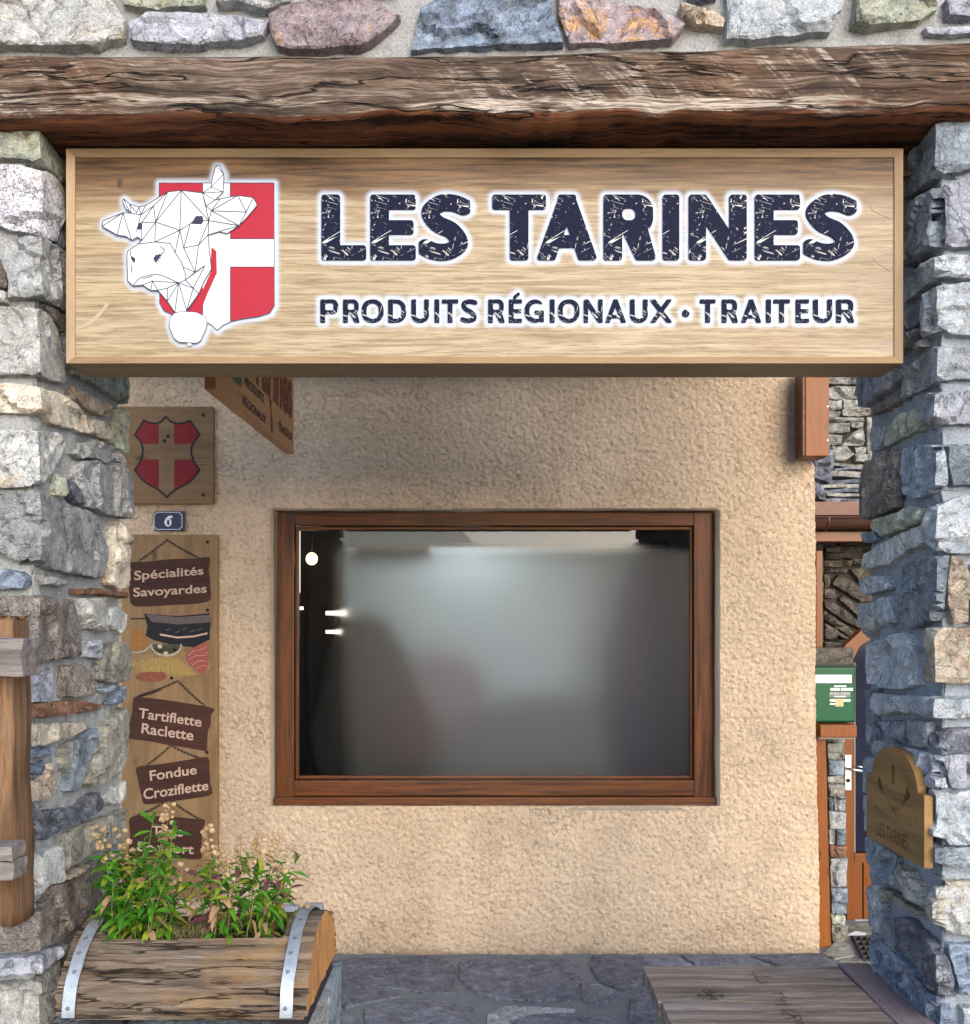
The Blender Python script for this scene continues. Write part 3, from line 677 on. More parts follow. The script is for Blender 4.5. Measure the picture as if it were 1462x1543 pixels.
# ------------------------------------------------------------------ shop sign
DS = 2.45
sx = lambda px: (px-CX)*DS/F
sz = lambda py: EYE+(HY-py)*DS/F
fs_ = FR(DS+.008)     # the face board lies 8 mm behind the rim
sg = thing('shop_sign', (sx(730), DS+.07, sz(548)), 'long wooden shop sign reading LES TARINES with a white cow head on a red shield', 'sign')
WS = wood('light oak rim', (.28, .195, .11), (.20, .13, .07), (.12, .07, .035), 0, 1, 1, .5, .25)
WSV = wood('light oak rim upright', (.33, .235, .14), (.26, .175, .10), (.2, .12, .06), 2, 1, 1, .5, .25)
x0, x1, zt, zb = sx(101), sx(1360), sz(225), sz(548)
rw = .0185
def rail(name, pts, y0, y1, mat):     # mitred rim strip: front outline in x, z; slight outward slope
    vs = [(x, y0+(0.008 if i in (2, 3) else 0), z) for i, (x, z) in enumerate(pts)]+[(x, y1, z) for x, z in pts]
    f = [(0, 1, 2, 3), (4, 7, 6, 5)]+[(i, i+4, (i+1) % 4+4, (i+1) % 4) for i in range(4)]
    o = mk(name, vs, f, mat, sg)
    import bmesh
    bm = bmesh.new(); bm.from_mesh(o.data); bmesh.ops.recalc_face_normals(bm, faces=bm.faces); bm.to_mesh(o.data); bm.free(); return o
rail('rim', [(x0, zt), (x1, zt), (x1-rw, zt-rw), (x0+rw, zt-rw)], DS-.004, DS+.14, WS)
rail('rim', [(x0, zb), (x1, zb), (x1-rw, zb+rw), (x0+rw, zb+rw)], DS-.004, DS+.14, WS)
rail('rim', [(x0, zb), (x0, zt), (x0+rw, zt-rw), (x0+rw, zb+rw)], DS-.004, DS+.14, WSV)
rail('rim', [(x1, zb), (x1, zt), (x1-rw, zt-rw), (x1-rw, zb+rw)], DS-.004, DS+.14, WSV)
box('back_board', x0+.004, x1-.004, DS+.02, DS+.138, zb+.004, zt-.004, WS, sg)
# letters
def glyph(ch, a, sv, sh, r=.045):
    tri = lambda *p: s_poly(p)
    if ch == 'I': return s_rect(0, 0, a, 1, r)
    if ch == 'L': return U_(s_rect(0, 0, sv, 1, r), s_rect(0, 0, a, sh, r))
    if ch == 'E': return U_(s_rect(0, 0, sv, 1, r), s_rect(0, 0, a, sh, r), s_rect(0, .5-sh*.48, a*.95, .5+sh*.48, r), s_rect(0, 1-sh, a, 1, r))
    if ch == 'T': return U_(s_rect(0, 1-sh, a, 1, r), s_rect(a/2-sv/2, 0, a/2+sv/2, 1, r))
    if ch == 'N':
        k = r; g = s_poly([(k, 1-k), (sv*1.0-k, 1-k), (a-k, k), (a-sv+k, k)])
        return U_(s_rect(0, 0, sv*.93, 1, r), s_rect(a-sv*.93, 0, a, 1, r), lambda X, Y: g(X, Y)-k)
    if ch == 'A':
        k = r; l = s_poly([(k, k), (sv-k, k), (a/2+sv*.5-k, 1-k), (a/2-sv*.45+k, 1-k)]); rr = s_poly([(a-k, k), (a-sv+k, k), (a/2-sv*.5+k, 1-k), (a/2+sv*.45-k, 1-k)])
        return U_(lambda X, Y: l(X, Y)-k, lambda X, Y: rr(X, Y)-k, s_rect(a*.27, .19, a*.73, .19+sh*.85, 0))
    if ch in 'PR':
        bh = .60 if ch == 'P' else .58; y0 = 1-bh-.02; ou = s_rect(sv*.3, y0, a*(.97 if ch == 'P' else .95), 1, min(bh, a)*.42); inn = s_rect(sv, y0+sh*.92, a*(.97)-sv, 1-sh*.92, .08)
        g = U_(s_rect(0, 0, sv, 1, r), M_(U_(ou, s_rect(sv*.3, y0, a*.55, 1, 0)), inn))
        if ch == 'R':
            k = r; leg = s_poly([(a*.42, .45), (a*.80, .45), (a-k, k), (a-sv*1.1+k, k)]); g = U_(g, lambda X, Y: leg(X, Y)-k)
        return g
    if ch == 'D': return U_(s_rect(0, 0, sv, 1, r), M_(U_(s_rect(sv*.3, 0, a, 1, .44), s_rect(sv*.3, 0, a*.45, 1, r)), U_(s_rect(sv, sh, a-sv, 1-sh, .24), s_rect(sv, sh, a*.5, 1-sh, 0))))
    if ch == 'O': return M_(s_rect(0, 0, a, 1, min(a, 1)*.46), s_rect(sv, sh, a-sv, 1-sh, min(a-2*sv, 1-2*sh)*.48))
    if ch == 'G': return U_(M_(M_(s_rect(0, 0, a*1.06, 1, .46), s_rect(sv, sh, a*1.06, 1-sh, .3)), U_(s_rect(a*.9, .5, 2, 2, 0), s_rect(a*.9, -1, 2, 2, 0))), s_rect(a-sv, .03, a, .52, r), s_rect(a*.52, .52-sh, a, .52, r))
    if ch == 'U': return U_(M_(M_(s_rect(0, 0, a, 1.6, min(a, 1)*.44), s_rect(sv, sh, a-sv, 2, (a-2*sv)*.45)), s_rect(-1, .9, 2, 3)), s_rect(0, .5, sv, 1, r), s_rect(a-sv, .5, a, 1, r))
    if ch == 'X':
        k = r; p = s_poly([(k, 1-k), (sv*1.1-k, 1-k), (a-k, k), (a-sv*1.1+k, k)]); q = s_poly([(a-k, 1-k), (a-sv*1.1+k, 1-k), (k, k), (sv*1.1-k, k)])
        return U_(lambda X, Y: p(X, Y)-k, lambda X, Y: q(X, Y)-k)
    if ch == 'S':
        t_ = (sv+sh)/4; pts = catmull([(a-t_*.55, 1-t_*1.45), (a*.70, 1-t_*1.02), (a*.44, 1-t_), (t_*1.35, 1-t_*1.7), (t_*1.12, .70), (a*.36, .555), (a*.64, .455), (a-t_*1.08, .30), (a-t_*1.3, t_*1.65), (a*.55, t_), (a*.30, t_*1.03), (t_*.55, t_*1.5)], 6)
        ln = s_line(pts, 2*t_); k = r
        return lambda X, Y: np.maximum(ln(X, Y), -np.minimum(-(a-.01-X), -(X-.005))) if False else ln(X, Y)
    if ch == '.': return s_ell(a/2, .4, a/2, a/2)
def letter(ch, xa, xb, yt, yb, sv, sh, r=.045):
    H = yb-yt; g = glyph(ch, (xb-xa)/H, sv, sh, r)
    return lambda X, Y: g((X-xa)/H, (yb-Y)/H)*H
ALL = []
def m_scratch():
    m, t, b = newmat('dark navy print with scratches'); o = mapn(t, rnd=False)
    nv = N(t, 'ShaderNodeTexNoise'); nv.inputs['Scale'].default_value = 6; t.links.new(o, nv.inputs['Vector'])
    msk = []
    for rot, sc_, th in ((.5, (2, 3, 30), 0), (-.75, (2, 3, 34), 0), (1.35, (3, 3, 40), 0), (-.3, (2, 3, 46), 0)):
        v = mapn(t, sc_, (0, rot, 0), rnd=False); n = nz(t, v, 1.0, 2, .5); k = mth(t, 'ABSOLUTE', mth(t, 'SUBTRACT', n, .5)); ln = ramp(t, [(0, 1), (.009, 0)], k).outputs[0]
        g = ramp(t, [(.575, 0), (.61, 1)], nz(t, mapn(t, (9, 9, 9), (0, rot*3, 1), rnd=False), 1.7, 3, .6)).outputs[0]
        msk.append(mth(t, 'MULTIPLY', ln, g))
    sp = ramp(t, [(.69, 0), (.71, 1)], nz(t, o, 130, 3, .7)).outputs[0]
    sp2 = mth(t, 'MULTIPLY', ramp(t, [(.58, 0), (.60, 1)], nz(t, mapn(t, (80, 80, 200), (0, 1.5, 0), rnd=False), 1, 5, .8)).outputs[0], ramp(t, [(.58, 0), (.63, 1)], nz(t, o, 17, 3, .6)).outputs[0])
    s = mth(t, 'MAXIMUM', mth(t, 'MAXIMUM', msk[0], msk[1]), mth(t, 'MAXIMUM', mth(t, 'MAXIMUM', msk[2], msk[3]), mth(t, 'MAXIMUM', sp, sp2)))
    t.links.new(mix(t, s, (.007, .009, .026), (.66, .66, .64)), b.inputs['Base Color']); b.inputs['Roughness'].default_value = .6; b.inputs['Specular IOR Level'].default_value = .06; return m
NAVY = m_scratch()
tx = lambda v: 460+v/1.6066
ty = lambda v: 260+v/1.6066
for ch, xa, xb in (('L', 40, 148), ('E', 158, 268), ('S', 280, 395), ('T', 453, 583), ('A', 562, 705), ('R', 722, 848), ('I', 865, 905), ('N', 928, 1068), ('E', 1088, 1197), ('S', 1210, 1328)):
    f = letter(ch, tx(xa), tx(xb), ty(55), ty(213), .285 if ch != 'I' else .28, .225); ALL.append(f)
    shape('letter', f, (tx(xa)-3, ty(50), tx(xb)+3, ty(218)), fs_, NAVY, sg, .8, .005, .005)
for ch, xa, xb in (('P', 37, 82), ('R', 92, 132), ('O', 137, 190), ('D', 201, 245), ('U', 257, 300), ('I', 313, 325), ('T', 331, 371), ('S', 378, 415), ('R', 443, 483), ('E', 493, 525), ('G', 531, 578), ('I', 592, 604), ('O', 612, 664), ('N', 674, 720), ('A', 726, 776), ('U', 786, 829), ('X', 835, 887), ('.', 912, 930), ('T', 955, 993), ('R', 1008, 1047), ('A', 1055, 1103), ('I', 1115, 1127), ('T', 1133, 1173), ('E', 1187, 1219), ('U', 1229, 1275), ('R', 1285, 1328)):
    f = letter(ch, tx(xa), tx(xb), ty(308), ty(364), .21, .165, .03)
    if ch == 'E' and xa == 493: f = U_(f, s_line([(tx(507), ty(303)), (tx(516), ty(295))], 4.6))
    ALL.append(f); shape('letter', f, (tx(xa)-2, ty(288), tx(xb)+2, ty(368)), fs_, NAVY, sg, .55, .004, .004)
# emblem: shield, cow head, bell.  points traced in the enlarged view
ex = lambda p: (90+p[0]/3.7487, 220+p[1]/3.7487)
E = lambda pts: [ex(p) for p in pts]
RED = plain('crimson print', (.28, .005, .02), .4, var=.04); WHT = plain('white print', (.49, .52, .55), .4, var=.03); INK = plain('dark ink line', (.02, .02, .05), .5); PALE = plain('pale grey horn print', (.60, .62, .70), .4)
shd = [(565, 212), (1213, 212), (1215, 905), (1190, 945), (1130, 965), (1040, 978), (970, 993), (925, 1015), (892, 1043), (860, 1012), (810, 985), (740, 968), (640, 955), (590, 930), (568, 890)]
shd_f = s_poly(E(shd)); 
em = shape('shield', shd_f, (*ex((555, 200)), *ex((1230, 1050))), fs_, WHT, sg, 1., .003, .003)
def plate(name, pts, mat, par, h, thick, res=.9):
    q = E(pts); xs = [p[0] for p in q]; ys = [p[1] for p in q]
    return shape(name, s_poly(q), (min(xs)-2, min(ys)-2, max(xs)+2, max(ys)+2), fs_, mat, par, res, h, thick)
def lines(name, segs, wd, h, par):
    vs = []; fs = []
    for a_, b_ in segs:
        a_, b_ = np.array(ex(a_)), np.array(ex(b_)); d = b_-a_; L = np.hypot(*d)+1e-9; n = np.array([-d[1], d[0]])/L*wd/2; d = d/L*wd*.3
        i = len(vs); vs += [fs_(*(a_+n-d), h), fs_(*(a_-n-d), h), fs_(*(b_-n+d), h), fs_(*(b_+n+d), h)]; h += 1.5e-6; fs.append((i, i+1, i+2, i+3))
    o = mk(name, vs, fs, INK, par); fixflip(o, (0, -1, 0)); return o
plate('red_field', [(565, 212), (811, 212), (811, 500), (565, 500)], RED, sg, .0036, .0006)
plate('red_field', [(966, 212), (1213, 212), (1215, 527), (967, 527)], RED, sg, .0036, .0006)
plate('red_field', [(967, 686), (1215, 686), (1215, 905), (1190, 945), (1130, 965), (1040, 978), (967, 993)], RED, sg, .0036, .0006)
plate('red_field', [(568, 800), (811, 800), (811, 985), (740, 968), (640, 955), (590, 930), (568, 890)], RED, sg, .0036, .0006)
lines('outline', [(p, q) for p, q in zip(shd, shd[1:]+shd[:1])]+[((811, 212), (811, 300)), ((966, 212), (966, 300)), ((967, 490), (967, 527)), ((967, 527), (1215, 527)), ((967, 993), (967, 686)), ((967, 686), (1215, 686)), ((811, 900), (811, 985))], .9, .0039, sg)
neck = [(845, 510), (865, 575), (887, 597), (893, 720), (840, 870), (800, 950), (640, 955), (565, 840), (520, 700), (700, 500)]
head = [(368, 304), (402, 335), (455, 350), (492, 342), (560, 300), (616, 266), (692, 257), (812, 272), (860, 240), (868, 190), (887, 118), (908, 118), (932, 166), (928, 266), (882, 312), (912, 305), (1012, 286), (1098, 298), (1120, 340), (1070, 400), (1018, 456), (950, 500), (905, 490), (843, 508), (848, 572), (862, 700), (820, 770), (790, 840), (728, 935), (700, 945), (656, 945), (614, 882), (560, 820), (520, 820), (475, 790), (420, 795), (390, 765), (386, 620), (392, 598), (450, 560), (470, 540), (448, 520), (412, 537), (380, 515), (330, 508), (246, 460), (252, 428), (364, 384), (410, 386), (380, 360), (362, 320)]
bell = [(655, 948), (700, 938), (780, 944), (826, 968), (838, 1000), (830, 1040), (800, 1105), (776, 1118), (680, 1112), (650, 1090), (624, 1020), (630, 975)]
cowf = U_(s_poly(E(head)), s_poly(E(bell)), shd_f); ALL.append(cowf)
plate('neck_strap', [(862, 575), (887, 597), (890, 720), (840, 830), (812, 900), (800, 945), (700, 950), (760, 900), (800, 840), (858, 715), (858, 640)], RED, sg, .0048, .0048)
hd = plate('cow_head', head, WHT, sg, .0066, .006)
plate('horn', [(868, 195), (887, 120), (908, 120), (932, 166), (928, 266), (882, 310), (835, 340), (814, 274), (862, 240)], PALE, sg, .0069, .0003)
bl = plate('cow_bell', bell, WHT, sg, .0072, .006)
plate('clapper', [(722, 1118), (750, 1118), (748, 1132), (730, 1132)], WHT, sg, .006, .005)
lines('outline', [(p, q) for p, q in zip(bell, bell[1:]+bell[:1])], .9, .0075, sg)
ol = [(p, q) for p, q in zip(head, head[1:]+head[:1])]
inn = '''368,304 404,384;402,335 410,386;402,335 440,384;455,350 440,384;455,350 465,395;492,342 465,395;364,384 246,460;364,384 330,508;364,384 412,537;410,386 465,395;465,395 440,490;465,395 536,345;616,266 536,345;616,266 548,436;536,345 548,436;692,257 548,436;692,257 684,482;692,257 848,428;812,272 848,428;548,436 470,438;548,436 684,482;548,436 543,548;548,436 470,540;470,438 470,540;536,345 470,438;684,482 543,548;684,482 658,608;684,482 706,582;684,482 742,446;742,446 706,582;742,446 760,430;818,428 848,428;848,428 790,565;706,582 790,565;848,428 843,508;706,582 770,718;790,565 770,718;790,565 843,508;860,240 928,266;860,240 932,166;887,118 932,166;812,272 928,266;812,272 882,312;812,272 832,345;832,345 882,312;832,345 862,372;862,372 912,305;862,372 1012,286;862,372 1058,380;862,372 1018,456;1012,286 1058,380;1098,298 1058,380;1058,380 1018,456;862,372 848,428;848,428 1018,456;1018,456 843,508;392,598 450,560;450,560 543,548;543,548 630,556;630,556 658,608;658,608 692,660;692,660 716,730;716,730 716,762;420,795 455,752;455,752 530,730;530,730 580,735;580,735 678,778;475,790 530,768;530,768 678,778;678,778 716,762;716,762 770,718;770,718 702,690;770,718 825,682;716,762 825,682;716,762 760,808;760,808 825,682;716,762 790,840;678,778 760,808;530,768 520,820;530,768 560,820;560,820 614,808;614,808 678,778;614,808 614,882;678,778 614,882;678,778 656,945;678,778 722,935;790,840 722,935;760,808 722,935;407,598 405,625;413,680 412,720;575,573 597,590;597,590 594,610;594,610 565,620;450,560 470,540;480,755 530,740'''
seg = [tuple(tuple(map(float, p.split(','))) for p in s.split()) for s in inn.split(';')]
lines('outline', ol+seg, 1.15, .0071, sg)
for pp in ([(748, 446), (775, 402), (812, 402), (818, 430), (806, 448)], [(440, 475), (456, 440), (470, 440), (466, 480)]): plate('eye', pp, INK, sg, .0075, .0005, .5)
for pp in ([(408, 625), (433, 640), (433, 655), (426, 668), (410, 645)], [(535, 640), (550, 620), (588, 622), (566, 635), (585, 638), (560, 645), (572, 660), (552, 652), (558, 674), (540, 655)]): plate('nostril', pp, INK, sg, .0075, .0005, .4)
# face board with printed plank pattern and a pale halo round the print
def sign_face():
    xs = np.arange(110, 1352, 3.); ys = np.arange(234, 541, 3.); X, Y = np.meshgrid(xs, ys)
    D = np.minimum.reduce([f(X, Y) for f in ALL]); vs = [fs_(x, y, 0) for y in ys for x in xs]; nx = len(xs)
    fs = [(j*nx+i, j*nx+i+1, (j+1)*nx+i+1, (j+1)*nx+i) for j in range(len(ys)-1) for i in range(nx-1)]
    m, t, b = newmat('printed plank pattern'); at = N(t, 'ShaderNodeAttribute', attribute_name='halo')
    v = mapn(t, (1.1, 9, 12), rnd=False); g0 = nz(t, v, 1, 6, .6, 1.5); v1 = mapn(t, (3.5, 85, 85), rnd=False); g1 = nz(t, v1, 1, 8, .72, .3); v2 = mapn(t, (10, 210, 210), rnd=False); g2 = nz(t, v2, 1, 4, .7)
    col = mix(t, ramp(t, [(.40, 0), (.58, 1)], g1).outputs[0], (.195, .145, .085), (.35, .285, .19))
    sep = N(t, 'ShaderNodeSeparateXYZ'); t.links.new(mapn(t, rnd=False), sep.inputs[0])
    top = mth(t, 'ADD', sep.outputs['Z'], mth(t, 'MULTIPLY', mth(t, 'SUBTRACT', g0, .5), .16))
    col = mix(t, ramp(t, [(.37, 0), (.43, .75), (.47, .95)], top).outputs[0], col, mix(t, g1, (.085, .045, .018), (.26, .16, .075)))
    col = mix(t, ramp(t, [(.54, 0), (.68, .6)], g0).outputs[0], col, (.27, .185, .105))
    vo = N(t, 'ShaderNodeTexNoise'); vo.inputs['Scale'].default_value = 2.2; vo.inputs['Detail'].default_value = 3; t.links.new(mapn(t, (1, 4, 3.4), rnd=False), vo.inputs['Vector'])
    col = mix(t, ramp(t, [(.6, 0), (.7, .45)], vo.outputs[0]).outputs[0], col, (.23, .15, .10))
    col = mix(t, ramp(t, [(.53, 0), (.60, .6)], g2).outputs[0], col, (.15, .095, .045))
    rt = ramp(t, [(.55, 0), (.63, .55)], mth(t, 'ADD', mth(t, 'MULTIPLY', sep.outputs['X'], .30), mth(t, 'MULTIPLY', g0, .60))).outputs[0]
    col = mix(t, mth(t, 'MULTIPLY', rt, ramp(t, [(.45, 0), (.55, 1)], g1).outputs[0]), col, (.17, .12, .11))
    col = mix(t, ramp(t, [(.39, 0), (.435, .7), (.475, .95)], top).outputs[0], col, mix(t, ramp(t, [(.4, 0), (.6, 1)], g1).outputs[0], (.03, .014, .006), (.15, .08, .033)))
    col = mix(t, ramp(t, [(.0, 0), (.35, .6), (.75, .95), (1, 1)], at.outputs['Fac']).outputs[0], col, (.40, .475, .59))
    t.links.new(col, b.inputs['Base Color']); b.inputs['Roughness'].default_value = .42; bump(t, b, g2, .08, .001)
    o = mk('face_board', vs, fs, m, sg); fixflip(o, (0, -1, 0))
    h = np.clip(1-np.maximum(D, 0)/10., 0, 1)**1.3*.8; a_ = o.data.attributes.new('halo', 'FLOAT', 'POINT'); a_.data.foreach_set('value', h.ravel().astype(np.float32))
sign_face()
KN = plain('dark knot print', (.07, .045, .03), .6, var=.4, sc_=60); PLN = plain('pale scratch print', (.33, .28, .19), .6)
def smark(nm, f, bb_, m, h=.0012): shape(nm, f, bb_, fs_, m, sg, .5, h)
smark('knot_print', lambda X, Y: np.hypot((X-181)/4, (Y-275)/7)-1+.3*np.sin(X*1.7+Y), (174, 262, 190, 288), KN)

smark('streak_print', s_poly([(114, 494), (135, 484), (150, 470), (162, 455), (164, 460), (152, 476), (138, 490), (116, 498)]), (112, 450, 168, 500), PLN)
smark('streak_print', s_line([(1313, 306), (1314, 316), (1325, 322), (1345, 330)], 1.1), (1308, 300, 1350, 335), PLN); smark('streak_print', s_line([(1345, 378), (1315, 388), (1325, 398), (1346, 411)], 1.), (1308, 370, 1350, 415), PLN)
# ------------------------------------------------------------------ ground
DH = 4.77
GZ = 0.
gm = plain('dull paving', (.32, .29, .25), .85, var=.25, sc_=9)
def ground():
    vs, fs = [], []
    X = [-60, -20, -8, -4, -2, 0, 1, 2, 4, 8, 20, 60]; Y = [-60, -20, -8, -3, 0, 2, 3, 4, 5, 6, 8, 60]
    for x in X:
        for y in Y: vs.append((x, y, -.03))
    n = len(Y)
    fs = [(i*n+j, (i+1)*n+j, (i+1)*n+j+1, i*n+j+1) for i in range(len(X)-1) for j in range(n-1)]
    o = mk('ground', vs, fs, gm, None, centre=False); struct(o); return o
ground()
fl = mk('paved_floor', [(-2.6, 1., -.004), (3., 1., -.004), (3., 6.2, -.004), (-2.6, 6.2, -.004)], [(0, 1, 2, 3)], FMORT, None, centre=False); struct(fl)
bpy.data.objects.remove(fl)
fl = sheet('paved_floor', -2.6, 3., 2.3, 5.6, .035, lambda u, v, h=0: (u, v, h), FMORT, None, base=-.006, amp=.007, toward=(0, 0, 1)); struct(fl); WL['paved_floor'] = WL[fl.name]
gf = lambda u, v, h=0: (u, v, h)
FLG = [('M', 'flag', [(40, 75), (540, 65), (600, 120), (590, 180), (605, 230), (480, 220), (350, 205), (170, 195), (30, 190)]),
 ('M', 'flag', [(620, 90), (760, 65), (1080, 65), (1145, 100), (1150, 180), (1120, 250), (1000, 265), (850, 260), (700, 230), (620, 170)]),
 ('M', 'flag', [(1210, 60), (1460, 70), (1480, 150), (1345, 215), (1230, 172), (1190, 110)]),
 ('M', 'flag', [(1150, 180), (1225, 182), (1325, 228), (1240, 280), (1160, 260)]),
 ('M', 'flag', [(205, 295), (300, 265), (440, 245), (600, 262), (680, 290), (660, 470), (200, 470)]),
 ('M', 'flag', [(870, 345), (950, 318), (1130, 310), (1300, 320), (1340, 470), (820, 470)]),
 ('M', 'paleblue', [(745, 320), (820, 285), (950, 285), (1130, 295), (1125, 305), (945, 310), (860, 335), (800, 430), (730, 430)]),
 ('M', 'flag', [(50, 205), (160, 205), (340, 220), (370, 235), (200, 268), (120, 290), (60, 250)]),
 ('M', 'flag', [(1370, 245), (1485, 175), (1600, 200), (1600, 470), (1350, 470)]),
 ('M', 'flag', [(20, 270), (90, 305), (178, 345), (180, 470), (-60, 470)]),
 ('N', 'flag', [(500, 60), (800, 50), (862, 108), (650, 110), (560, 82)]), ('N', 'flag', [(190, 58), (480, 60), (590, 112), (450, 112), (250, 95)]),
 ('N', 'flag', [(-10, 60), (170, 62), (240, 100), (60, 110)]),
 ('P', 'olive', [(1262, 1450), (1275, 1444), (1330, 1450), (1345, 1466), (1290, 1462)]),
 ('P', 'olive', [(1240, 1438), (1262, 1418), (1282, 1424), (1288, 1440), (1258, 1446)]),
 ('P', 'olive', [(1262, 1415), (1268, 1394), (1300, 1392), (1345, 1394), (1350, 1408), (1285, 1408), (1275, 1420)]),
]
fq = []; g0_ = GR(0)
for i, (ch, key, pts) in enumerate(FLG):
    Q = []
    for p in densify(topx(ch, pts), 2):
        d = F*EYE/(p[1]-HY); Q.append(((p[0]-CX)*d/F, d))
    fq.append(np.array(Q)); o = stone(Q, gf, SM[key], fl, H=.006, seed=500+i, step=.022, name='flagstone', depth=.03, facet=.03, crease=False, edge=.008)
    if o: fixflip(o, (0, 0, 1))
for Q in coursed(-2.4, 1.9, 2.4, 4.72, .28, .45, .35, .65, .03, .3):
    if any(inside(np.array(Q), q).any() or inside(q[:1], np.array(Q))[0] for q in fq): continue
    o = stone(Q, gf, SM['flag'], fl, H=.006, seed=random.random()*90, step=.05, name='flagstone', depth=.03, facet=.03, crease=False)
    if o: fixflip(o, (0, 0, 1))

# ------------------------------------------------------------------ the shop house
hs = thing('house', (0, DH+.2, 0), 'shop house with rough beige rendered wall and one large window', 'house')
hx = lambda px: (px-CX)*DH/F
hz = lambda py: EYE+(HY-py)*DH/F
def stucco():
    m, t, b = newmat('rough beige render'); o = mapn(t, rnd=False); n1 = nz(t, o, 3, 5, .6); n2 = nz(t, o, 55, 6, .7, .6); n3 = nz(t, o, 160, 4, .7)
    vo = N(t, 'ShaderNodeTexVoronoi', feature='SMOOTH_F1'); vo.inputs['Scale'].default_value = 48; t.links.new(o, vo.inputs['Vector'])
    col = mix(t, n1, (.74, .545, .37), (.82, .645, .465)); col = mix(t, 1., col, ramp(t, [(.33, .60), (.5, 1)], n2).outputs[0], 'MULTIPLY')
    dirt = mth(t, 'MULTIPLY', ramp(t, [(.60, 0), (.70, .7)], n3).outputs[0], ramp(t, [(.5, 0), (.62, 1)], nz(t, o, 2.3, 3, .6)).outputs[0]); col = mix(t, dirt, col, (.12, .095, .07))
    sz_ = N(t, 'ShaderNodeSeparateXYZ'); t.links.new(o, sz_.inputs[0]); ft = mth(t, 'ADD', sz_.outputs['Z'], mth(t, 'MULTIPLY', nz(t, o, 9, 5, .7), .12)); col = mix(t, ramp(t, [(.05, .75), (.11, .2), (.30, 0)], ft).outputs[0], col, (.22, .17, .12))
    blo = ramp(t, [(.45, .88), (.6, 1.06)], nz(t, o, 1.3, 6, .65)).outputs[0]; col = mix(t, 1., col, blo, 'MULTIPLY')
    ckv = mth(t, 'ABSOLUTE', mth(t, 'SUBTRACT', nz(t, o, .9, 7, .6, .4), .5)); col = mix(t, mth(t, 'MULTIPLY', ramp(t, [(0, .45), (.0011, 0)], ckv).outputs[0], 1.), col, (.2, .15, .1))
    t.links.new(col, b.inputs['Base Color']); b.inputs['Roughness'].default_value = .92
    p = bump(t, None, mth(t, 'ADD', n2, mth(t, 'MULTIPLY', vo.outputs['Distance'], -.8)), 1., .02); bump(t, b, n3, .6, .003, p); return m
STU = stucco()
